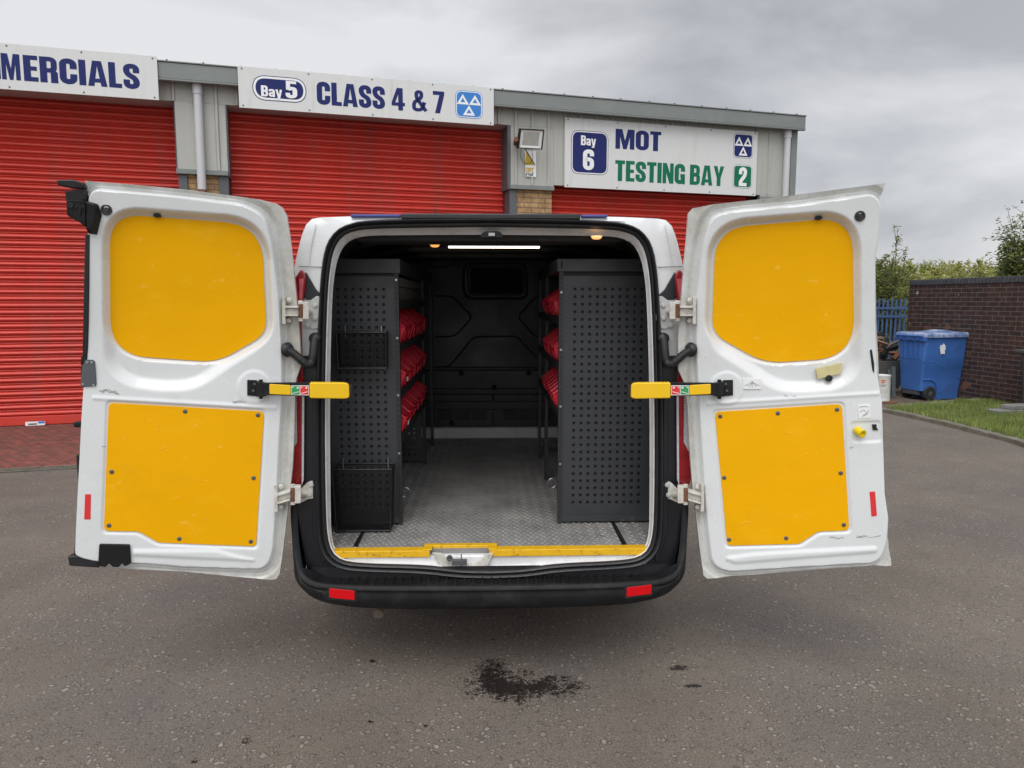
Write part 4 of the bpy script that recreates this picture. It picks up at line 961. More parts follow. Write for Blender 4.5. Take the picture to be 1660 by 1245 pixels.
    for (grow, dep) in ((.0025, -.041), (.0035, -.044), (.0035, -.056), (.001, -.062)):
        pts = []
        for k in ring:
            p = P3.reshape(-1, 3)[k]; dv = p-ctr; dv = dv/np.linalg.norm(dv); pts.append(p+dv*grow+pl.n*dep)
        b = len(mb.v); mb.v += [tuple(p) for p in pts]; m__ = len(ring); cur = list(range(b, b+m__))
        for i in range(m__): mb.f.append((prev[i], prev[(i+1) % m__], cur[(i+1) % m__], cur[i])); mb.m.append(0)
        prev = cur
    sk = (P3+pl.n*-.0615)[::10, ::10]; sk = np.concatenate([sk, (P3+pl.n*-.0615)[-1:, ::10]], 0) if (nv-1) % 10 else sk
    b = len(mb.v); ni, nj = sk.shape[:2]; mb.v += [tuple(p) for p in sk.reshape(-1, 3)]
    for i in range(ni-1):
        for j in range(nj-1): mb.f.append((b+i*nj+j, b+i*nj+j+1, b+(i+1)*nj+j+1, b+(i+1)*nj+j)); mb.m.append(0)
    gr = sstep(dpan, 0, 16)  # flange dirt, with the shade under the door's lip painted in
    gr = np.clip(gr*(1.0 if s else 1)+.35*np.exp(-((drec+2)/5)**2)*(Y < 420), 0, 1).reshape(-1)  # shade of the upper recess wall is toned in as well
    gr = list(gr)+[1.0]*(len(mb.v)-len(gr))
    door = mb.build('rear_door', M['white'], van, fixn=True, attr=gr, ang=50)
    # yellow boards
    # the board bends with the raked door: rows across its outline
    ub = pl.shifted(-.0375); uc = pl.shifted(-.0425); Yp = np.array(yu); y0_, y1_ = Yp[:, 1].min()+.02, Yp[:, 1].max()-.02; rows = []
    for q in range(61):
        tq = q/60; yy = y0_+(y1_-y0_)*(.5-.5*math.cos(math.pi*tq)); xs = []
        for k in range(len(Yp)):
            a_, b_ = Yp[k-1], Yp[k]
            if (a_[1]-yy)*(b_[1]-yy) <= 0 and abs(a_[1]-b_[1]) > 1e-9: xs.append(a_[0]+(b_[0]-a_[0])*(yy-a_[1])/(b_[1]-a_[1]))
        xl, xr = min(xs), max(xs)
        rows.append([uc.px(xl+.3, yy)]+[ub.px(xl+(xr-xl)*k/10, yy) for k in range(11)]+[uc.px(xr-.3, yy)])
    m1 = MB(); m1.grid(rows); m1.build('upper_panel', M['yellow'], door)
    m1 = MB(); m1.slab(pl, yl, -.0052, -.0012); m1.build('lower_panel', M['yellow'], door, bev=.001)
    for pts in (([(245, 735), (262, 728), (284, 719)], [(255, 705), (258, 690), (262, 692)], [(318, 768), (322, 776), (332, 780), (345, 780)], [(275, 812), (290, 806), (296, 803)], [(205, 705), (212, 722)]) if s < 0 else
                ([(1270, 700), (1282, 703), (1290, 701)], [(1300, 740), (1312, 733)], [(1258, 828), (1266, 836), (1278, 838)], [(1355, 785), (1362, 790)], [(1195, 850), (1210, 846), (1222, 848)])):
        m1 = MB(); m1.tube(resample([pl.px(x, y, -.0012) for x, y in pts], 10), [.0003+.0009*math.sin(math.pi*k/9) for k in range(10)], 4); m1.build('scuff', M['scuff'], door)
    scr = [(300, 667), (418, 673), (181, 765), (411, 775), (176.5, 852), (290.5, 873.5), (406.5, 878)] if s < 0 else [(1167.5, 675), (1261, 670), (1357, 664), (1174, 774.5), (1363, 767), (1182, 875), (1274.5, 872.5), (1368, 851)]
    for x, y in scr:
        m1 = MB(); m1.lathe(pl.px(x, y, -.0012), pl.n, [(.0092, 0), (.0088, .0016), (.006, .003), (.0022, .003), (.0018, .0015)], 16); m1.build('screw', M['screw'], door)
    def plate(name, pts, o0, o1, m, bev=.001): q_ = MB(); q_.slab(pl, pts, o0, o1); return q_.build(name, m, door, bev=bev)
    if s < 0:
        q_ = MB(); q_.slab(pl, [(138, 380), (145.5, 380), (145, 470), (143, 560), (140, 600), (133.5, 600), (136, 470)], -.05, .004)
        q_.build('edge_seal', M['rubber'], door, bev=.003)
        q_ = MB(); q_.slab(pl, round_poly([(133, 598), (139, 583), (154, 583), (157, 626), (131, 627)], [2, 2, 5, 5, 3]), -.001, .006); q_.build('guard_plate', M['post'], door, bev=.0015)
        q_ = MB()
        for x, y in ((142.5, 587), (149.5, 587), (135.5, 622.5), (152.5, 624)): q_.lathe(pl.px(x, y, .006), pl.n, [(.0045, 0), (.0045, .003), (.002, .003)], 10)
        q_.build_split('plate_screw', M['steel'], door)
        q_ = MB(); q_.slab(pl, [(131, 577), (140, 577), (138, 592), (130, 592)], -.05, -.004); q_.slab(pl, [(130, 594), (136, 594), (132, 612), (130, 612)], -.05, -.004); q_.build('lock_cover', M['plastic'], door, bev=.002)
        # top black trim and catch
        q_ = MB(); q_.slab(pl, [(92, 292), (120, 291.5), (137, 297), (139, 303), (136, 306), (118, 305), (94, 300)], -.04, .006); q_.slab(pl, [(104, 309), (137, 306), (139, 325), (107, 328)], -.045, -.002)
        q_.build('top_trim', M['rubber'], door, bev=.004)
        q_ = MB(); q_.slab(pl, round_poly([(113, 326), (142, 327), (143, 370), (134, 362), (122, 356), (113, 350)], 3), -.03, .035); lt = q_.build('upper_latch', M['plastic'], door, bev=.004)
        q_ = MB(); q_.prism([pl.px(x, y, .001) for x, y in ((143, 326), (160, 331), (166, 349), (158, 381), (143, 379))], [pl.px(x, y, .030) for x, y in ((143.2, 329), (154, 333), (159, 349), (153, 374), (143.2, 372))]); q_.build('latch_cover', M['plastic'], door, bev=.003)
        q_ = MB(); q_.lathe(pl.px(119.5, 334.5, .0352), pl.n, [(.009, 0), (.009, .003), (.005, .003), (.005, .0005)], 14); q_.slab(pl, [(127, 333), (143, 335), (143, 339), (127, 338)], .0352, .038); q_.slab(pl, [(133, 339), (137, 339), (136, 350), (134, 350)], .0352, .042); q_.build('latch_detail', M['black'], lt)
        q_ = MB(); q_.lathe(pl.px(172.5, 340, -.001), pl.n, [(.0205, 0), (.0200, .004), (.015, .005), (.011, .002), (.009, .002), (.008, .005), (.001, .005)], 24); q_.build('rubber_plug', M['rubber'], door)
        q_ = MB(); c_ = pl.px(252, 348, -.016); q_.slab(pl, [(252+6*math.cos(t), 348+3.2*math.sin(t)) for t in np.linspace(0, 6.28, 14)[:-1]], -.04, -.020); q_.build('drain_hole', M['black'], door)
        plate('red_marker', round_poly([(138, 801), (147.5, 801), (147, 842), (136.5, 842)], 1), 0, .002, M['redst'])
        q_ = MB(); q_.slab(pl, round_poly([(162, 881), (211, 882), (213, 912), (204, 917), (198, 911), (194, 918), (184, 918), (178, 912), (172, 918), (160, 916)], 2), -.02, .012); q_.build('lower_latch', M['plastic'], door, bev=.003)
        q_ = MB(); q_.slab(pl, [(109, 903), (135, 900), (158, 907), (160, 921), (112, 918)], -.045, -.002); q_.slab(pl, [(120, 880), (124, 880), (130, 900), (118, 904)], -.045, -.01); q_.build('corner_rubber', M['rubber'], door, bev=.004)
        q_ = MB(); q_.slab(pl, [(118, 740), (127, 741), (126, 783), (121, 783)], -.07, -.035); q_.slab(pl, [(112, 688), (131, 685), (131, 697), (113, 696)], -.075, -.045); q_.build_split('outer_handle', M['plastic'], door, bev=.005)
        strokes = [[(160, 633), (175, 631), (190, 638)], [(165, 637), (172, 632), (178, 636), (186, 633), (192, 639)], [(376, 651), (390, 649), (398, 652)], [(378, 653), (392, 652)], [(164, 723), (172, 723)]]
    else:
        q_ = MB(); q_.lathe(pl.px(1394, 350, -.001), pl.n, [(.0205, 0), (.0200, .004), (.015, .005), (.011, .002), (.009, .002), (.008, .005), (.001, .005)], 24); q_.build('rubber_plug', M['rubber'], door)
        q_ = MB(); q_.slab(pl, [(1329.5+6*math.cos(t), 352+3.2*math.sin(t)) for t in np.linspace(0, 6.28, 14)[:-1]], -.04, -.020); q_.build('drain_hole', M['black'], door)
        plate('masking_tape', [(1323, 598), (1367, 588), (1364, 606), (1326, 615)], -.016, -.006, M['tape'])
        q_ = MB(); q_.lathe(pl.px(1344.5, 613.5, -.010), pl.n, [(.0145, 0), (.014, .006), (.008, .007), (.006, .003)], 16); q_.build('trim_clip', M['rubber'], door)
        plate('white_label', [(1204, 614), (1233, 614), (1233, 630.5), (1205, 630.5)], 0, .0045, M['sticker'], 0)
        q_ = MB(); q_.tube([pl.px(*p, .005) for p in ((1207, 625), (1214, 622), (1219, 619), (1224, 622), (1231, 625))], .0009, 5); q_.tube([pl.px(1219, 617, .005), pl.px(1219, 628, .005)], .0009, 5); q_.tube([pl.px(1213, 627, .005), pl.px(1220, 620, .005), pl.px(1226, 627, .005)], .0008, 5); q_.build('label_print', M['ink'], door)
        plate('white_label', [(1391, 656), (1410, 655.5), (1411, 677), (1392, 678)], 0, .0025, M['sticker'], 0)
        q_ = MB()
        for pts in (((1393, 660), (1400, 658.5), (1407, 659.5)), ((1394, 668), (1400, 664), (1405, 669), (1399, 673)), ((1397, 675), (1406, 671), (1408, 664))): q_.tube([pl.px(*p, .003) for p in pts], .0009, 5)
        q_.build('label_print', M['ink'], door)
        q_ = MB(); ax = pl.n*.75+np.array([.35, 0, -.25]); q_.lathe(pl.px(1389, 697, -.006), ax, [(.016, 0), (.0165, .010), (.0155, .028), (.0175, .030), (.0175, .038), (.012, .038), (.010, .030)], 20); q_.build('interior_release_knob', mat('lemon_plastic', (.80, .60, .01), .35, var=.05), door)
        q_ = MB(); q_.slab(pl, [(1414, 688), (1421, 688), (1421, 693), (1424, 697), (1415, 697)], -.006, .001); q_.build('latch_hole', M['black'], door)
        plate('red_marker', round_poly([(1409.5, 797), (1418.5, 796.5), (1421.5, 836), (1412.5, 837.5)], 1), 0, .002, M['redst'])
        q_ = MB(); q_.slab(pl, [(1410, 568), (1413, 566), (1417, 590), (1417, 605), (1414, 600)], -.002, .002); q_.build('latch_slot', M['black'], door)
        strokes = [[(1344, 871), (1352, 870), (1358, 872), (1368, 870)], [(1388, 871), (1400, 868), (1410, 871), (1428, 867)], [(1390, 868), (1398, 871), (1405, 867)], [(1270, 640), (1280, 643), (1290, 641)], [(1177, 908), (1190, 909), (1210, 903)], [(1377, 725), (1384, 724)]]
    q_ = MB()
    for st in strokes:
        for k in range(2):
            P = [pl.px(x+random.uniform(-1, 1), y+random.uniform(-.8, .8)+k, .0012) for x, y in st]
            q_.tube(P, .00045, 4)
    q_.build_split('scratch', M['ink'], door)
    # check strap: black bracket, yellow arm, warning labels, grip; stands off the door
    def mx_(pts): return pts if s < 0 else [(1590-x-1+.0, y) for x, y in pts]
    sp = pl.shifted(.05)
    q_ = MB(); q_.slab(pl, mx_([(401, 615.5), (417, 616), (417, 642), (401, 640.5)]), -.001, .010)
    q_.slab(pl, mx_([(417.3, 617), (428, 619), (436, 621), (437, 638), (428, 641), (417.3, 641)]), -.001, .045); q_.tube([pl.px(*mx_([(424, 614)])[0], .03), pl.px(*mx_([(424, 645)])[0], .03)], .008, 10)
    br = q_.build('check_strap_bracket', M['plastic'], door, bev=.002)
    q_ = MB()
    for x, y in ((413, 622), (411, 633)): q_.lathe(pl.px(*mx_([(x, y)])[0], .010), pl.n, [(.006, 0), (.0055, .003), (.002, .003)], 12)
    q_.build_split('bracket_screw', M['screw'], door)
    q_ = MB(); q_.slab(sp, mx_([(428, 620.5), (505, 619.5), (505, 642.5), (428, 640)]), -.010, .006); q_.build('check_strap_arm', M['plastic'], door, bev=.002)
    q_ = MB(); q_.slab(sp, round_poly(mx_([(437, 622), (471.5, 624), (471.5, 640), (437, 638.5)]), 2), .0062, .011); q_.build('yellow_sleeve', M['grip'], door, bev=.002)
    q_ = MB(); q_.slab(sp, mx_([(472, 624.5), (501, 624.5), (501, 640.5), (472, 640)]), .0062, .008, 0)
    cols = (1, 2)
    for k, (a, b) in enumerate(((473, 485.8), (487, 500))):
        q_.slab(sp, mx_([(a, 625.7), (b, 625.7), (b, 639.2), (a, 639.2)]), .0081, .0088, cols[k])
        q_.slab(sp, mx_([(a+1, 637), (b-1, 634), (b-1, 635), (a+1, 638)]), .0089, .0095, 0)
        q_.slab(sp, mx_([(b-4.5, 627), (b-1.5, 627), (b-1.5, 629.6), (b-4.5, 629.6)]), .0089, .0095, 0)
        q_.slab(sp, mx_([(a+1, 627), (a+3, 627), (a+3, 628.5), (a+1, 628.5)]), .0089, .0095, 0)
    q_.build('instruction_label', [M['sticker'], M['green'], M['redst']], door)
    q_ = MB(); q_.slab(sp, round_poly(mx_([(502, 619.5), (558, 620), (566, 622), (566.5, 644), (560, 646), (502, 645)]), [3, 6, 5, 5, 5, 3]), -.022, .014); q_.build('check_strap_grip', M['grip'], door, bev=.006)
    q_ = MB(); q_.slab(sp, mx_([(566.8, 623), (571, 624), (571, 643), (566.8, 643)]), -.018, .004); q_.build('strap_end', M['rubber'], door, bev=.002)
    # hinges: leaf on the door, knuckle, leaf on the pillar with bolts
    def H(pts): return pts if s < 0 else [(1586-x, y) for x, y in pts]
    hp = pl.shifted(0)
    for (yc, low) in ((503.5, False), (806, True)):
        dx = -13 if low else 0; sl = 6 if low else 0
        q_ = MB(); q_.slab(hp, round_poly(H([(458+dx, yc-22), (463+dx, yc-22), (464+dx, yc+22), (458+dx, yc+22)]), 2), -.028, .022)
        q_.slab(hp, H([(463.2+dx, yc-8), (484+dx, yc-7-sl), (484+dx, yc-4-sl), (463.2+dx, yc-4)]), -.02, .030)
        q_.slab(hp, H([(463.2+dx, yc+6), (484+dx, yc+6-sl), (484+dx, yc+9-sl), (463.2+dx, yc+9)]), -.02, .030)
        q_.slab(hp, H([(463.4+dx, yc-3.8), (484+dx, yc-3.8-sl), (484+dx, yc+5.8-sl), (463.4+dx, yc+5.8)]), -.02, .012)
        hg = q_.build('hinge', M['hinge'], door, bev=.002)
        q_ = MB()
        for k in (-17, 0, 16): q_.lathe(hp.px(*H([(468+dx, yc+k)])[0], -.006), pl.n, [(.011, 0), (.010, .008), (.006, .010), (.001, .010)], 10)
        q_.build_split('hinge_bolt', M['hinge'], door)
        q_ = MB(); q_.tube([hp.px(*H([(488+dx, yc-16-sl)])[0], .010), hp.px(*H([(488+dx, yc+17-sl)])[0], .010)], .011, 14)
        q_.slab(hp, round_poly(H([(489.5+dx, yc-14-sl), (501+dx, yc-14-sl), (501+dx, yc+14-sl), (489.5+dx, yc+14-sl)]), 2), -.01, .022)
        q_.build('hinge_knuckle', M['hinge'], door, bev=.002)
        q_ = MB(); q_.tube([hp.px(*H([(488.5+dx, yc-11-sl)])[0], .014), hp.px(*H([(488.5+dx, yc+11-sl)])[0], .014)], .0112, 12); q_.build('hinge_pin', M['rust'], door)
        # pillar leaf belongs to the van body
        if not low: lf = [(500, 490), (516, 478), (523, 486), (524, 520), (516, 532), (508, 534), (500, 528), (496, 516), (500, 508)]; bolts = [(512, 495), (511.5, 516), (500, 527)]
        else: lf = [(486, 794), (500, 780), (510, 778), (513, 800), (512, 807), (500, 808), (488, 815)]; bolts = [(505, 785), (503, 801)]
        q_ = MB(); q_.slab(rp, round_poly(H([(x, y) for x, y in lf]), 5), .004, .010); q_.build('hinge_plate', M['plate'] if not low else M['hinge'], van, bev=.0015)
        q_ = MB()
        for x, y in bolts: q_.lathe(rp.px(*H([(x, y)])[0], .010), (0, -1, 0), [(.012, 0), (.012, .002), (.008, .0025), (.008, .008), (.004, .009)], 12)
        q_.build_split('pillar_bolt', M['plate'], van)
        q_ = MB(); a = hp.px(*H([(497+dx, yc+2-sl)])[0], .0); b = rp.px(*H([(503 if not low else 494, yc+(2 if not low else -4))])[0], .012); q_.tube([a, b], .012, 10); q_.build('hinge_link', M['hinge'], van)
    # wiring hose between door and pillar
    a = [(466, 567, 0), (474, 570, 0), (484, 580, 0), (496, 590, 0)]
    P = [hp.px(*H([(x, y)])[0], .006) for x, y, _ in a]
    P += [np.array(rp.px(*H([(505, 592)])[0], .045)), np.array(rp.px(*H([(511, 584)])[0], .045)), np.array(rp.px(*H([(512, 565)])[0], .04)), np.array(rp.px(*H([(513, 548)])[0], .03))]
    P = resample(P, 8); Q = [P[0]]
    for a_, b_ in zip(P[:-1], P[1:]): Q += [a_*.75+b_*.25, a_*.25+b_*.75]
    Q.append(P[-1]); P = resample(Q, 120)
    rad = [(.0165+(.0022 if (k % 4) < 2 else 0) if k < 60 else .018) for k in range(120)]
    q_ = MB(); q_.tube(P, rad, 14)
    q_.lathe(hp.px(*H([(465.5, 567)])[0], -.004), pl.n*.6+np.array([-s*.8, 0, 0]), [(.030, -.005), (.032, .004), (.026, .012), (.018, .02)], 18)
    q_.lathe(rp.px(*H([(512.5, 550)])[0], .005), (0, -1, .3), [(.026, 0), (.026, .02), (.018, .034)], 16)
    q_.build('wiring_hose', M['rubber'], van, ang=70)
    return door
make_door(-1); make_door(1)
# ================================================================= RACKING
def perforated(mb, x0, x1, z0, z1, Y, pitch, hole, margin=.03, th=.0015):
    nx = int((x1-x0-2*margin)/pitch); nz = int((z1-z0-2*margin)/pitch)
    gx = x0+(x1-x0-nx*pitch)/2; gz = z0+(z1-z0-nz*pitch)/2
    def q(a, b, c_, d_): mb.add([(a, Y, c_), (b, Y, c_), (b, Y, d_), (a, Y, d_)], [(0, 1, 2, 3)])
    q(x0, gx, z0, z1); q(gx+nx*pitch, x1, z0, z1); q(gx, gx+nx*pitch, z0, gz); q(gx, gx+nx*pitch, gz+nz*pitch, z1)
    h = hole/2
    for i in range(nx):
        for j in range(nz):
            cx = gx+(i+.5)*pitch; cz = gz+(j+.5)*pitch; a = pitch/2
            o = [(cx-a, cz-a), (cx+a, cz-a), (cx+a, cz+a), (cx-a, cz+a)]; n = [(cx-h, cz-h), (cx+h, cz-h), (cx+h, cz+h), (cx-h, cz+h)]
            vs = [(p[0], Y, p[1]) for p in o+n]+[(p[0], Y+.006, p[1]) for p in n]
            mb.add(vs, [(k, (k+1) % 4, 4+(k+1) % 4, 4+k) for k in range(4)]+[(4+k, 4+(k+1) % 4, 8+(k+1) % 4, 8+k) for k in range(4)])
YR = 3.56
def rack(side, label, xin, xout, ztop, posts, shelves, ybay, tray, zpan):
    t = thing('storage_rack', label, 'rack', ((xin+xout)/2, YR, ZF), 0)
    x0, x1 = sorted((xin, xout))
    mb = MB(); inner0 = x0+(.0 if side < 0 else .022); inner1 = x1-(.022 if side < 0 else 0)
    perforated(mb, inner0, inner1, ZF+.045, zpan, YR+.004, .0367, .0142, .028)
    mb.box(inner0, inner1, YR-.004, YR+.02, ZF+.012, ZF+.045)
    mb.build('end_panel', M['rack'], t, smooth=False, fixn=False)
    mb = MB(); mb.box(x0+.005, x1-.005, YR+.0135, YR+.0165, ZF+.03, ztop-.05); mb.build('backing_sheet', M['black'], t)
    for (px_, py_, zt_) in posts:
        mb = MB(); s_ = 1 if side < 0 else -1
        mb.box(px_-.010, px_+.010, py_-.003, py_+.003, ZF+.003, zt_); mb.box(px_+s_*.0072, px_+s_*.010, py_+.0032, py_+.035, ZF+.003, zt_)
        po = mb.build('upright', M['rackdark'], t)
        if py_ < YR+.3:
            mb = MB(); z = ZF+.03
            while z < zt_-.02: mb.box(px_-.003, px_+.003, py_-.0042, py_-.0032, z, z+.010); z += .026
            mb.build('slots', M['black'], po)
            mb = MB()
            for z in (zt_-.10, zt_-.38, zt_-.66, zt_-.95):
                if z > ZF: mb.lathe((px_, py_-.004, z), (0, -1, 0), [(.0065, 0), (.006, .003), (.0025, .003), (.002, .001)], 10)
            mb.build_split('bolt', M['steel'], po)
    for z, ya, yb in shelves:
        mb = MB(); mb.box(x0+.003, x1-.003, ya, yb, z-.006, z); xi = xin-.002 if side < 0 else xin+.002
        mb.box(*sorted((xi, xi-side*-.003)), ya, yb, z-.030, z+.012); mb.build('shelf', M['rackdark'], t)
    # top tray
    zt0, zt1 = tray
    xo = xout
    mb = MB(); a0, a1 = sorted((xin-side*.0-(.008 if side > 0 else -.008), xo))
    mb.box(a0, a1, YR-.012, YR-.008, zt0, zt1); xi = a1 if side < 0 else a0
    mb.box(*sorted((xi, xi+side*.004)), YR-.0079, ybay, zt0, zt1); mb.box(a0+.004, a1-.004, YR-.0079, ybay, zt0, zt0+.003)
    mb.build('top_tray', M['rack'], t, bev=.001)
    mb = MB()
    if side > 0:
        for xx in (a0+.02, a1-.07): mb.box(xx-.004, xx+.004, YR-.0135, YR-.0121, zt0+.012, zt1-.012)
        mb.build_split('tray_slot', M['black'], t)
    return t
XL = float(at_y(640, 600, YR)[0]); XLi = float(at_y(649, 600, YR)[0]); XR = float(at_y(905, 600, YR)[0])
zy = lambda y: float(at_y(795, y, YR)[2])
rl = rack(-1, 'charcoal steel rack with perforated end panel on the left of the load bay', XLi, -.79, zy(420), [(XLi-.012, YR, zy(420)), (XLi-.012, 4.90, zy(422)), (XLi-.012, 5.55, zy(430)), (-.76, 4.90, 1.8)],
          [(1.44, YR+.03, 4.9), (1.21, YR+.03, 4.9), (.985, YR+.03, 4.9), (1.655, YR+.03, 4.9)], 5.55, (zy(443), zy(420)), zy(448))
rr_ = rack(1, 'charcoal steel rack with wide perforated end panel on the right of the load bay', XR, .80, zy(420), [(XR+.012, YR, zy(440)), (XR+.012, 4.45, zy(435)), (XR+.012, 5.06, zy(435)), (.78, 4.45, 1.8)],
           [(1.575, YR+.03, 5.06), (1.345, YR+.03, 5.06), (1.115, YR+.03, 5.06)], 5.06, (zy(440), zy(419.5)), zy(447))
# lower rear perforated side on the left rack (seen below the last row of bins)
mb = MB(); 
perforated(mb, -.79, XLi-.03, ZF+.03, .955, 4.905, .0367, .0135, .02)
mb.build('rear_panel', M['rack'], rl, smooth=False, fixn=False)
# red picking bins
def picking_bin(label, x_back, x_front, y0, y1, z, h, group):
    t = thing('picking_bin', label, 'storage bin', ((x_back+x_front)/2, (y0+y1)/2, z), 0, group)
    s_ = 1 if x_front > x_back else -1; lx = abs(x_front-x_back)
    P = lambda f, zz, y: (x_back+s_*lx*f, y, z+h*zz)
    prof = [(0.03, 0), (.90, 0), (1.0, .42), (1.04, .55), (.99, .55), (.62, 1.0), (0, 1.0)]
    mb = MB(); th = .0028
    for ya, yb in ((y0, y0+th), (y1-th, y1)):
        mb.prism([P(f, zz, ya) for f, zz in prof], [P(f, zz, yb) for f, zz in prof])
    mb.prism([P(.03, 0.002, y0+th), P(.90, .002, y0+th), P(.90, .03, y0+th), P(.03, .03, y0+th)], [P(.03, .002, y1-th), P(.90, .002, y1-th), P(.90, .03, y1-th), P(.03, .03, y1-th)])
    mb.prism([P(.895, .01, y0+th), P(1.0, .42, y0+th), P(1.04, .55, y0+th), P(1.00, .56, y0+th), P(.97, .44, y0+th), P(.875, .03, y0+th)], [P(.895, .01, y1-th), P(1.0, .42, y1-th), P(1.04, .55, y1-th), P(1.00, .56, y1-th), P(.97, .44, y1-th), P(.875, .03, y1-th)])
    mb.prism([P(0, .03, y0+th), P(.02, .03, y0+th), P(.02, .98, y0+th), P(0, .98, y0+th)], [P(0, .03, y1-th), P(.02, .03, y1-th), P(.02, .98, y1-th), P(0, .98, y1-th)])
    # rolled rim along the sloping top edge, both sides
    for ya in (y0+th/2, y1-th/2):
        mb.tube([P(0, 1.0, ya), P(.62, 1.0, ya), P(.985, .57, ya), P(1.03, .55, ya)], .0055, 6)
    body = mb.build('tub', M['redbin'], t, fixn=True)
    mb = MB(); ym = (y0+y1)/2; w = min(.045, (y1-y0)*.34)
    mb.prism([P(.975, .18, ym-w), P(.975, .18, ym+w), P(1.025, .42, ym+w), P(1.025, .42, ym-w)], [P(.955, .18, ym-w), P(.955, .18, ym+w), P(1.0, .42, ym+w), P(1.0, .42, ym-w)])
    mb.build('label_holder', M['redbin'], t)
    if group.endswith('left rack') and y0 < 3.7 and z < 1.4:
        mb = MB(); mb.prism([P(1.028, .27, ym-w*.5), P(1.028, .27, ym+w*.5), P(1.036, .40, ym+w*.5), P(1.036, .40, ym-w*.5)], [P(1.02, .27, ym-w*.5), P(1.02, .27, ym+w*.5), P(1.028, .40, ym+w*.5), P(1.028, .40, ym-w*.5)]); mb.build('paper_tag', M['sticker'], t)
    return t
ordn = ['nearest', 'second', 'third', 'fourth', 'fifth', 'sixth', 'farthest']
ordl = ordn[:5]+['farthest']
rown = ['top', 'middle', 'bottom']
for r_i, z in enumerate((1.44, 1.21, .985)):
    for k in range(6):
        y0 = YR+.055+k*.215
        picking_bin('%s red bin from the doors on the left rack, %s shelf of bins' % (ordl[k], rown[r_i]), -.66, XLi+.012+random.uniform(-.004, .004), y0, y0+.196, z+.001, .165, 'red picking bins on the left rack')
for r_i, z in enumerate((1.575, 1.345, 1.115)):
    for k in range(7):
        y0 = YR+.05+k*.118
        picking_bin('%s narrow red bin from the doors on the right rack, %s shelf of bins' % (ordn[k], rown[r_i]), .54, XR-.014+random.uniform(-.004, .004), y0, y0+.104, z+.001, .15, 'red picking bins on the right rack')
# grey cases
def case(label, x0, x1, y0, y1, z0, h):
    t = thing('storage_case', label, 'case', ((x0+x1)/2, (y0+y1)/2, z0))
    mb = MB(); mb.box(x0, x1, y0, y1, z0+.001, z0+h*.62); mb.build('case_body', M['case'], t, bev=.012)
    mb = MB(); mb.box(x0-.006, x1+.006, y0-.006, y1+.006, z0+h*.64, z0+h); mb.build('case_lid', M['case'], t, bev=.010)
case('long grey plastic case on the top shelf of the left rack', -.75, XLi-.022, 3.72, 4.85, 1.656, .125)
case('grey box on the top shelf at the far end of the right rack', XR+.03, .60, 4.52, 4.98, 1.576, .08)
case('grey box on the middle shelf at the far end of the right rack', XR+.03, .60, 4.52, 4.98, 1.346, .08)
case('grey box on the bottom shelf at the far end of the right rack', XR+.03, .60, 4.52, 4.98, 1.116, .09)
# wire mesh baskets hung on the left end panel
def basket(label, xa, xb, ztop, zbot, dep, taper):
    t = thing('mesh_basket', label, 'basket', ((xa+xb)/2, YR-.01, zbot))
    y1 = YR-.006; y0 = y1-dep
    def corner(x, y, z):
        k = (ztop-z)/(ztop-zbot)*taper; cx = (xa+xb)/2; return (cx+(x-cx)*(1-k), y1-(y1-y)*(1-k*1.2), z)
    def panel(mb, A, B, C_, D_, nx, nz):
        A, B, C_, D_ = map(np.array, (A, B, C_, D_))
        for i in range(nx+1):
            f = i/nx; mb.tube([A*(1-f)+B*f, D_*(1-f)+C_*f], .0011, 3, cap=False)
        for j in range(nz+1):
            f = j/nz; mb.tube([A*(1-f)+D_*f, B*(1-f)+C_*f], .0011, 3, cap=False)
    mb = MB(); w = xb-xa; h = ztop-zbot; nx = int(w/.0065); nz = int(h/.0065); nd = int(dep/.0065)
    c_ = corner; yy0, yy1 = y0, y1
    panel(mb, c_(xa, y0, ztop), c_(xb, y0, ztop), c_(xb, y0, zbot), c_(xa, y0, zbot), nx, nz)
    panel(mb, c_(xa, y0, ztop), c_(xa, y1, ztop), c_(xa, y1, zbot), c_(xa, y0, zbot), nd, nz)
    panel(mb, c_(xb, y0, ztop), c_(xb, y1, ztop), c_(xb, y1, zbot), c_(xb, y0, zbot), nd, nz)
    panel(mb, c_(xa, y0, zbot), c_(xb, y0, zbot), c_(xb, y1, zbot), c_(xa, y1, zbot), nx, nd)
    mb.build('wire_mesh', M['black'], t, smooth=False, fixn=False)
    mb = MB()
    for z in (ztop, zbot): mb.tube([c_(xa, y1, z), c_(xa, y0, z), c_(xb, y0, z), c_(xb, y1, z), c_(xa, y1, z)], .005, 8)
    for x in (xa, xb): mb.tube([c_(x, y0, ztop), c_(x, y0, zbot)], .003, 6)
    mb.build('rim_wire', M['rubber'], t)
    mb = MB()
    for x in (xa+.03, xb-.03): mb.tube([(x, y1+.003, ztop+.03), (x, y1-.012, ztop+.028), (x, y1-.012, ztop-.03)], .003, 6)
    mb.build_split('hook', M['steel'], t)
xbL, xbR = float(at_y(541, 800, 3.45)[0]), float(at_y(636, 800, 3.45)[0])
basket('tall black mesh basket standing on the floor at the left rack end', xbL, xbR, float(at_y(590, 757, 3.48)[2]), ZF+.012, .13, .08)
basket('shallow black mesh tray hung halfway up the left rack end', float(at_y(546, 560, 3.48)[0]), float(at_y(626, 560, 3.48)[0]), float(at_y(590, 539, 3.48)[2]), float(at_y(590, 597, 3.48)[2]), .08, .03)
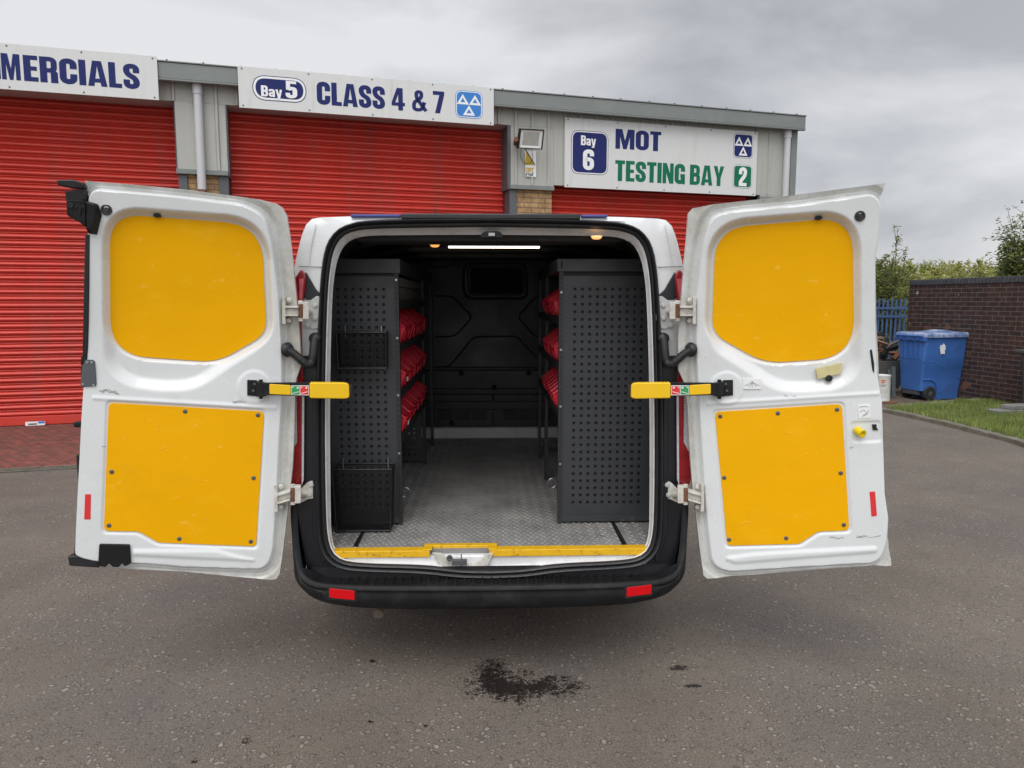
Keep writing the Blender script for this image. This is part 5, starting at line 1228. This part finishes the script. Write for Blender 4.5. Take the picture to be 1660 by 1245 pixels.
# ================================================================= RIGHT-HAND CORNER: wall, bins, grass, hedge
WA = np.array([7.75, 13.36, 0]); WB = np.array([9.00, 5.0, 0]); wd = (WB-WA); wl = float(np.linalg.norm(wd)); wang = math.atan2(wd[1], wd[0])
wall = thing('brick_wall', 'dark brown brick boundary wall with grey brick coping behind the blue bin', 'wall', tuple(WA), wang)
MW = Matrix.Translation(Vector(WA)) @ Matrix.Rotation(wang, 4, 'Z')
mb = MB(); mb.box(0, wl, 0, .22, 0, 1.945, 0, MW); mb.build('brickwork', M['wallbrick'], wall)
mb = MB(); x = 0
while x < wl: mb.box(x+.006, x+.068, -.014, .235, 1.947, 2.045+random.uniform(-.002, .002), 0, MW); x += .076
mb.build('coping', mat('blue_grey_coping_brick', (.075, .078, .088), .7, var=.4, vscale=14), wall, bev=.004)
mb = MB(); mb.box(0, wl, .0, .222, 1.9455, 2.035, 0, MW); mb.build('mortar', M['rubber'], wall)
# hardstanding, grass bed, kerb
mb = MB(); P = [(5.4, 10.95), (6.3, 10.95), (7.3, 11.35), (8.02, 11.65), (7.75, 13.36), (7.6, 16), (3.5, 16), (5.2, 13.0)]
mb.prism([(x, y, -.02) for x, y in P], [(x, y, .006) for x, y in P]); mb.build('hardstanding', M['earth'], kind='structure')
kl = [(1424, 664), (1470, 673), (1520, 684), (1580, 699), (1640, 714), (1700, 735), (1800, 775)]
K = [at_z(x, y, .03) for x, y in kl]
gp = [(k[0]+.10, k[1]+.03) for k in K]+[(9.0, 6.0), (8.05, 11.3), (8.0, 11.62), (7.35, 11.33), (6.6, 11.05)]
mb = MB(); mb.prism([(x, y, -.02) for x, y in gp], [(x, y, .045) for x, y in gp]); mb.build('verge', M['turf'], kind='structure')
Kf = resample([k for k in K], 60); mb = MB()
tgk = np.gradient(Kf[:, :2], axis=0); tgk /= np.linalg.norm(tgk, axis=1)[:, None]; nk = np.stack([-tgk[:, 1], tgk[:, 0]], 1)
rows = []
for p_, nn in zip(Kf, nk):
    j = random.uniform(-.008, .008)
    rows.append([(p_[0]-nn[0]*(.01+j), p_[1]-nn[1]*(.01+j), -.02), (p_[0]-nn[0]*(.005+j), p_[1]-nn[1]*(.005+j), .05+j), (p_[0]+nn[0]*.10, p_[1]+nn[1]*.10, .056+j), (p_[0]+nn[0]*.10, p_[1]+nn[1]*.10, -.02)])
mb.grid(rows); mb.build('kerb', M['kerb'], kind='structure')
mb = MB()   # concrete edging strip by the bin
e0 = np.array([6.35, 10.98]); e1 = np.array([8.0, 11.64])
dvec = (e1-e0)/np.linalg.norm(e1-e0); nn = np.array([-dvec[1], dvec[0]])
a, b, c_, d_ = e0-nn*.03, e1-nn*.03, e1+nn*.05, e0+nn*.05
mb.prism([(*p, -.02) for p in (a, b, c_, d_)], [(*p, .062) for p in (a, b, c_, d_)]); mb.build('edging_strip', M['stone'], kind='structure', bev=.004)
mb = MB(); gpa = np.array(gp); cnt = 0
xs0, xs1, ys0, ys1 = gpa[:, 0].min(), gpa[:, 0].max(), 7.0, gpa[:, 1].max()
rng = np.random.default_rng(3)
pts = np.stack([rng.uniform(xs0, xs1, 60000), rng.uniform(ys0, ys1, 60000)], 1)
ins = sdf(gp, pts[:, 0], pts[:, 1]); pts = pts[ins < -.02][:26000]
for x, y in pts:
    cl = noise.noise(Vector((x*3, y*3, 0))); hgt = .04+.05*max(0, cl+.35)+rng.uniform(0, .03); a = rng.uniform(0, 6.28); lean = rng.uniform(0, .03); w = .0035
    ca, sa = math.cos(a), math.sin(a)
    mb.add([(x-sa*w, y+ca*w, .045), (x+sa*w, y-ca*w, .045), (x+ca*lean, y+sa*lean, .045+hgt)], [(0, 1, 2)])
mb.build('grass', M['grass'], smooth=False, fixn=False, kind='stuff', label='short rough green grass on the verge by the wall', category='grass')
# concrete slabs on the verge
sl = [(7.18, 9.98, .44, .22, .05, .065, .16), (7.42, 10.02, .42, .20, .117, .06, .30)]
for i, (x, y, lx, ly, z, h_, az) in enumerate(sl):
    t = thing('concrete_block', ['grey concrete block lying lowest in the grass on the verge', 'grey concrete slab lying on top of another block in the grass'][i], 'concrete block', (x, y, z), az)
    Mt = Matrix.Translation((x, y, z)) @ Matrix.Rotation(az, 4, 'Z')
    mb = MB(); mb.box(0, lx, 0, ly, 0, h_, 0, Mt); mb.build('slab', M['stone'], t, bev=.008)
# blue wheeled bin
BN = np.array([7.14, 11.74]); bth = R(14); LB, WB_ = .92, .60
Mb = Matrix.Translation((BN[0], BN[1], 0)) @ Matrix.Rotation(bth, 4, 'Z')   # local x along the long side, y away from the viewer
bin_ = thing('wheeled_bin', 'large blue wheeled bin with faded lid and torn white sticker by the wall', 'bin', (BN[0], BN[1], 0), bth)
def BT(x, y, z): return Mb @ Vector((x, y, z))
def brow(z, ins_, x0=0, cut=0): return [BT(x0+ins_*.5, ins_, z), BT(LB-ins_, ins_, z), BT(LB-ins_, WB_-ins_, z), BT(x0+ins_*.5, WB_-ins_, z)]
mb = MB()
prof = [(.03, .07), (.10, .065), (.30, .06), (.55, .045), (.56, .040), (1.00, .015), (1.06, .005)]
rows = []
for z, i_ in prof:
    ring = round_poly([(i_*.5, i_), (LB-i_*1.1, i_), (LB-i_*1.1, WB_-i_), (i_*.5, WB_-i_)], .06, True, 5); rows.append([BT(p[0], p[1], z) for p in ring])
# wheel recess at the back bottom corner: body starts further in below z=.3
def body_ring(z, i_):
    x0 = i_*.5+(.26 if z < .16 else .0)
    ring = round_poly([(x0, i_), (LB-i_*1.1, i_), (LB-i_*1.1, WB_-i_), (x0, WB_-i_)], .05, True, 5); return [BT(p[0], p[1], z) for p in ring]
rows = [body_ring(z, i_) for z, i_ in ((.02, .075), (.155, .07), (.17, .068), (.30, .06), (.55, .045), (.565, .038), (.80, .028), (1.00, .015), (1.06, .004))]
mb.grid(rows, closed=True); n0 = len(rows[0]); mb.f += [tuple(range(n0))[::-1], tuple(range(len(mb.v)-n0, len(mb.v)))]; mb.m += [0, 0]
bd = mb.build('bin_body', M['binblue'], bin_, fixn=True, ang=40)
mb = MB()   # wheel arch bead on the long side
for yy in (.058,): mb.tube([BT(-.0+.05, yy-.004, .36), BT(.20, yy-.006, .36), BT(.30, yy-.006, .31), BT(.35, yy-.002, .20), BT(.36, yy+.006, .05)], .016, 8)
mb.tube([BT(.01, .04, .66), BT(.22, .036, .66), BT(.52, .042, .52)], .007, 6); mb.tube([BT(.70, .052, .40), BT(.84, .055, .34)], .007, 6)
mb.build('moulded_rib', M['binblue'], bin_)
mb = MB()   # back ribs (left face)
for yy in (.10, .20, .30, .42, .50): mb.box(-.006, .022, yy, yy+.02, .70, 1.04, 0, Mb)
mb.box(-.03, .02, -.01, WB_+.01, 1.0, 1.075, 0, Mb); mb.build('back_ribs', M['binblue'], bin_, bev=.004)
mb = MB(); rows = []
for k, (g_, z) in enumerate(((.028, 1.062), (.032, 1.10), (.028, 1.125), (.0, 1.140))):
    ring = round_poly([(-g_, -g_), (LB+g_, -g_), (LB+g_, WB_+g_), (-g_, WB_+g_)], .05, True, 5); rows.append([BT(p[0], p[1], z) for p in ring])
mb.grid(rows, closed=True); n0 = len(rows[0]); mb.f += [tuple(range(n0))[::-1]]; mb.m += [0]
gxn = 20; GG = []
for i in range(gxn+1):
    r_ = []
    for j in range(9):
        x = LB*i/gxn; y = WB_*j/8; z = 1.1405+.045*math.exp(-((x-.55)/.16)**2)*math.sin(math.pi*j/8)+.006*math.sin(x*30)*math.sin(math.pi*j/8)
        r_.append(BT(x, y, z))
    GG.append(r_)
mb.grid(GG); mb.build('lid', M['lidblue'], bin_, fixn=False, ang=60)
mb = MB()
for yy in (.09, .27, .46): mb.box(-.06, -.0, yy, yy+.05, 1.02, 1.10, 0, Mb)
mb.tube([BT(-.06, .02, 1.085), BT(-.06, WB_-.02, 1.085)], .014, 10); mb.build('handle', M['binblue'], bin_, bev=.004)
for yy in (.035, WB_-.13):
    mb = MB(); c_ = BT(.20, yy, .125); ax = Mb.to_3x3() @ Vector((0, 1, 0)); mb.lathe(c_, ax, [(.06, .0), (.105, .0), (.122, .015), (.122, .065), (.105, .08), (.06, .08)], 28); w_o = mb.build('wheel', M['tyre'], bin_)
    mb = MB(); mb.lathe(c_, ax, [(.02, -.006), (.058, .004), (.058, .07), (.02, .082)], 18); mb.build('rim', M['greybin'], w_o)
mb = MB(); mb.tube([BT(.20, .05, .125), BT(.20, WB_-.05, .125)], .012, 8); mb.box(.03, .36, .14, WB_-.14, .10, .16, 0, Mb); mb.build('axle', M['greybin'], bin_)
bs = []; rng2 = random.Random(5)
for k in range(22):
    a = 2*math.pi*k/22; r1 = 1+rng2.uniform(-.25, .25); bs.append((.365+.052*math.cos(a)*r1, .86+.085*math.sin(a)*r1))
mb = MB(); mb.prism([BT(x, .016, z) for x, z in bs], [BT(x, .022-.012*1.2, z) for x, z in bs]); mb.build('torn_sticker', M['sticker'], bin_, smooth=False)
# grey wheelie bin at the very edge
gp0 = at_z(1645, 664, .05); gb = thing('wheeled_bin', 'dark grey wheeled bin standing against the brick wall at the right edge', 'bin', (gp0[0], gp0[1], .05), R(-82))
Mg = Matrix.Translation((gp0[0], gp0[1], .05)) @ Matrix.Rotation(R(-82), 4, 'Z')
mb = MB(); rows = []
for z, i_ in ((0, .05), (.30, .04), (.72, .02), (.80, .0), (.84, .0)):
    rows.append([Mg @ Vector((p[0], p[1], z)) for p in round_poly([(i_, i_), (.48-i_, i_), (.48-i_, .5-i_), (i_, .5-i_)], .05, True, 4)])
mb.grid(rows, closed=True); n0 = len(rows[0]); mb.f += [tuple(range(n0))[::-1], tuple(range(len(mb.v)-n0, len(mb.v)))]; mb.m += [0, 0]; mb.build('bin_body', M['greybin'], gb, ang=40)
mb = MB(); mb.box(-.05, .52, -.04, .54, .842, .90, 0, Mg); mb.box(.1, .4, .1, .4, .9, .93, 0, Mg); mb.build('lid', M['greybin'], gb, bev=.02)
# paint tin on a rusty disc
tp_ = at_z(1435, 651, .03); tin = thing('paint_tin', 'white paint tin with orange and black print beside the blue bin', 'paint tin', (tp_[0], tp_[1], .03))
tx, ty = float(tp_[0]), float(tp_[1])+.13
mb = MB(); mb.lathe((tx, ty, .03), (0, 0, 1), [(.125, 0), (.13, .006), (.127, .02), (.127, .40), (.132, .41), (.132, .425), (.12, .428), (.118, .415)], 32); mb.build('tin_body', M['tin'], tin)
mb = MB()
def cyl_patch(a0, a1, z0, z1, r_, mb, mi=0):
    n = 8; pa = [(tx+r_*math.cos(a0+(a1-a0)*k/n), ty+r_*math.sin(a0+(a1-a0)*k/n)) for k in range(n+1)]
    mb.grid([[(x, y, z0) for x, y in pa], [(x, y, z1) for x, y in pa]], mi)
base = -math.pi/2-.45
cyl_patch(base-.15, base+.35, .36, .385, .1285, mb, 0); cyl_patch(base-.15, base+.25, .33, .35, .1285, mb, 0)
for k in range(3): cyl_patch(base-.15, base+.5-.1*k, .30-k*.014, .305-k*.014, .1285, mb, 1)
for k in range(7): cyl_patch(base-.2, base+.9-(k % 3)*.1, .22-k*.022, .2225-k*.022, .1285, mb, 2)
mb.build('tin_print', [M['orange'], M['ink'], M['post']], tin, fixn=False)
dsc = thing('rusty_disc', 'flat rusty metal disc lying under the paint tin', 'scrap metal', (tx, ty, .006)); mb = MB(); mb.lathe((tx+.02, ty-.02, .007), (0, 0, 1), [(.20, 0), (.205, .008), (.2, .02), (.05, .022)], 28); mb.build('disc', M['rust'], dsc)
brd = thing('leaning_board', 'narrow grey-green board leaning between the paint tin and the blue bin', 'board', (6.93, 12.15, 0)); mb = MB(); Mq = Matrix.Translation((6.93, 12.15, 0)) @ Matrix.Rotation(R(14), 4, 'Z') @ Matrix.Rotation(R(-5), 4, 'X')
mb.box(-.07, .0, 0, .02, 0.006, .55, 0, Mq); mb.box(-.12, -.085, 0.02, .05, 0.006, .50, 0, Mq); mb.build('plank', M['skip'], brd, bev=.003)
# skip with scrap
sk = thing('scrap_container', 'open grey steel container full of scrap behind the paint tin', 'container', (6.35, 13.0, 0))
S0 = (6.15, 12.62); S1 = (7.40, 13.5)
mb = MB(); zt = .60
def tub(mb, x0, x1, y0, y1, z0, z1, fl, th):
    o0 = [(x0+fl, y0+fl, z0), (x1-fl, y0+fl, z0), (x1-fl, y1-fl, z0), (x0+fl, y1-fl, z0)]; o1 = [(x0, y0, z1), (x1, y0, z1), (x1, y1, z1), (x0, y1, z1)]
    i1 = [(x0+th, y0+th, z1), (x1-th, y0+th, z1), (x1-th, y1-th, z1), (x0+th, y1-th, z1)]; i0 = [(x0+fl+th, y0+fl+th, z0+.05), (x1-fl-th, y0+fl+th, z0+.05), (x1-fl-th, y1-fl-th, z0+.05), (x0+fl+th, y1-fl-th, z0+.05)]
    vs = o0+o1+i1+i0; fs = [(0, 1, 2, 3), (12, 13, 14, 15)]
    for a in (0, 4, 8): fs += [(a+k, a+(k+1) % 4, a+4+(k+1) % 4, a+4+k) for k in range(4)]
    mb.add(vs, fs)
tub(mb, S0[0], S1[0], S0[1], S1[1], .10, zt, .10, .03); mb.box(6.35, 6.45, 12.8, 13.3, 0.007, .10); mb.box(7.1, 7.2, 12.8, 13.3, .007, .10); mb.build('container_shell', M['skip'], sk, bev=.004)
mb = MB(); GG = []
for i in range(25):
    GG.append([(6.28+1.02*i/24, 12.72+.68*j/16, .52+.42*math.sin(math.pi*min(1, i/20+.1))**.5*math.sin(math.pi*j/16)**.6*(.75+.5*noise.noise(Vector((i*.6, j*.7, 3))))) for j in range(17)])
mb.grid(GG); mb.build('packed_load', M['rust'], sk, smooth=False, fixn=False)
rs = random.Random(11)
scr_l = ['long pale pole', 'bent rusty pipe', 'rusty angle iron', 'dark steel offcut', 'brown timber batten', 'rusty bar', 'black exhaust section', 'twisted rusty strip', 'short brown plank', 'dark tube', 'greasy black casting', 'rusty bracket']
ends = [((6.55, 12.75, .64), (7.08, 12.78, 1.02)), ((6.3, 12.6, .68), (6.95, 12.9, .80)), ((6.4, 12.9, .70), (7.0, 12.7, .72)), ((6.6, 12.6, .66), (6.9, 13.1, .95)), ((6.35, 12.7, .95), (6.75, 12.75, .88)), ((6.5, 12.65, .80), (6.98, 12.95, .68)),
        ((6.6, 12.85, .78), (6.95, 12.8, .86)), ((6.45, 12.55, .64), (6.8, 13.0, 1.0)), ((6.3, 12.8, 1.03), (6.72, 12.9, .98)), ((6.7, 12.7, .7), (7.0, 13.1, .9)), ((6.5, 13.0, .9), (6.8, 13.05, 1.05)), ((6.8, 12.62, .63), (6.95, 12.64, .78))]
for i, (a, b) in enumerate(ends):
    t = thing('scrap_piece', '%s in the scrap heap behind the blue bin' % scr_l[i], 'scrap metal', (a[0]+.4, a[1]+.15, a[2]))
    mb = MB(); a = Vector(a)+Vector((.4, .15, 0)); b = Vector(b)+Vector((.4, .15, 0)); m_ = (a+b)/2+Vector((rs.uniform(-.02, .02), rs.uniform(-.02, .02), rs.uniform(-.03, .06)))
    r_ = [.014, .035, .03, .06, .03, .02, .06, .025, .045, .03, .07, .05][i]
    mb.tube([a, m_, b], [r_, r_*1.1, r_], [8, 10, 4, 5, 4, 6, 12, 4, 4, 10, 7, 4][i]); mb.build('piece', [M['case'], M['rust'], M['rust'], M['plastic'], mat('timber_brown', (.20, .12, .07), .8, var=.3), M['rust'], M['plastic'], M['rust'], mat('plank_brown', (.16, .11, .08), .8, var=.3), M['skip'], M['plastic'], M['rust']][i], t)
# blue railing fence
fa, fb = np.array([3.0, 14.35]), np.array([8.3, 14.0]); fn = thing('railing_fence', 'blue painted steel railing fence between the building and the brick wall', 'fence', (fa[0], fa[1], 0))
fd = (fb-fa)/np.linalg.norm(fb-fa); flen = float(np.linalg.norm(fb-fa)); Mf = Matrix.Translation((fa[0], fa[1], 0)) @ Matrix.Rotation(math.atan2(fd[1], fd[0]), 4, 'Z')
for k in range(int(flen/.083)):
    mb = MB(); x = k*.083; mb.box(x, x+.034, 0, .02, .0, 1.70+.02*math.sin(k*2.3), 0, Mf); mb.build('pale', M['fence'], fn)
for z in (1.50, 1.34, .25):
    mb = MB(); mb.box(0, flen, -.03, -.004, z, z+.045, 0, Mf); mb.build('rail', M['fence'], fn)
# field beyond
mb = MB(); mb.add([(-20, 29, .02), (60, 14.6, .02), (150, 14, .02), (150, 340, .02), (-150, 340, .02), (-150, 29, .02)], [(0, 1, 2, 3, 4, 5)]); 
mb = MB(); P = [(2, 15.0), (9.0, 14.0), (11.0, 4), (140, 4), (140, 330), (-140, 330), (-140, 40), (0, 34)]
mb.prism([(x, y, -.02) for x, y in P], [(x, y, .012) for x, y in P]); mb.build('field', M['field'], kind='structure')
def leafcloud(mb, cx, cy, cz, rx, ry, rz, n, size, rg, shell=.35):
    for _ in range(n):
        v = Vector((rg.gauss(0, 1), rg.gauss(0, 1), rg.gauss(0, 1))).normalized(); r_ = rg.uniform(shell, 1)**.6
        p = Vector((cx+v.x*rx*r_, cy+v.y*ry*r_, cz+v.z*rz*r_))
        a = Vector((rg.gauss(0, 1), rg.gauss(0, 1), rg.gauss(0, .6))).normalized(); b = a.orthogonal().normalized(); s_ = size*rg.uniform(.6, 1.3)
        mb.add([p-a*s_, p+b*s_*.42, p+a*s_, p-b*s_*.42], [(0, 1, 2, 3)])
def shrub(label, x, y, height, spread, seed, m, nst=9, leaf=.05, dens=40, cat='shrub', name='shrub', wisp=1.0):
    rg = random.Random(seed); t = thing(name, label, cat, (x, y, 0)); tr = MB(); lf = MB()
    for k in range(nst):
        a = rg.uniform(0, 6.28); hh = height*rg.uniform(.6, 1.0) if k else height; sp_ = spread*rg.uniform(.2, 1.0)*(1.15-hh/height if k else .1)+.05
        pts = [(x+rg.uniform(-.05, .05), y+rg.uniform(-.05, .05), 0)]
        for q in range(1, 7):
            f = q/6; pts.append((x+math.cos(a)*sp_*f**1.2+rg.uniform(-.05, .05), y+math.sin(a)*sp_*f**1.2+rg.uniform(-.05, .05), hh*f))
        tr.tube(pts, [.03*(1-.85*q/6)*height/3 for q in range(7)], 5)
        for q in range(2, 7):
            p = pts[q]; w = spread*.42*(1.25-q/6.2)*wisp
            leafcloud(lf, p[0], p[1], p[2]-.05, w, w, height*.11, int(dens*(1.3-q/7)), leaf, rg, .1)
            for _ in range(4):
                b = (p[0]+rg.gauss(0, w), p[1]+rg.gauss(0, w), p[2]+rg.uniform(0, height*.14)); tr.tube([p, b], [.008, .002], 4)
                leafcloud(lf, b[0], b[1], b[2], .07, .07, .09, 7, leaf*.8, rg, .1)
    tr.build('trunk', M['bark'], t); lf.build('crown', m, t, smooth=False, fixn=False); return t
def gx(px_, Y): p = at_y(px_, 480, Y); return float(p[0])
def zz(py_, Y): return float(at_y(795+600, py_, Y)[2])
shrub('tall wispy shrub rising behind the blue railing left of the wall', gx(1449, 16.2), 16.2, zz(393, 16.2), .75, 3, M['leaf'], 9, .04, 26, wisp=.75)
shrub('dense dark shrub behind the blue railing beside the wall end', gx(1428, 16.6), 16.6, zz(434, 16.6), .95, 4, M['leaf'], 13, .05, 150)
shrub('low green shrub behind the blue railing, hidden mostly by the van door', gx(1400, 16.4), 16.4, zz(440, 16.4), .95, 6, M['leaf'], 11, .05, 70)
shrub('leafy tree rising above the brick wall at the right edge', gx(1668, 14.6), 14.6, zz(350, 14.6), 1.55, 9, M['leaf'], 15, .048, 170, cat='tree', name='tree')
shrub('small leafy bush just above the brick wall left of the tree', gx(1636, 15.4), 15.4, zz(400, 15.4), 1.0, 12, M['leaf'], 12, .045, 150)
# hedge mass beyond the wall
mb = MB(); rg = random.Random(21)
for k in range(190):
    Y = rg.uniform(17.5, 20.5); x = gx(rg.uniform(1380, 1760), Y); top_ = zz(435+rg.uniform(-4, 6), Y)
    leafcloud(mb, x, Y, top_*.62, .75, .6, top_*.40, 230, .06, rg, .3)
    for _ in range(3):
        sx2 = x+rg.uniform(-.6, .6); hh = top_*rg.uniform(.98, 1.09)
        leafcloud(mb, sx2, Y, hh-.10, .05, .05, .16, 12, .045, rg, .0)
mb.build('hedge', M['leaf2'], smooth=False, fixn=False, kind='stuff', label='olive green hedgerow running beyond the brick wall', category='hedge')
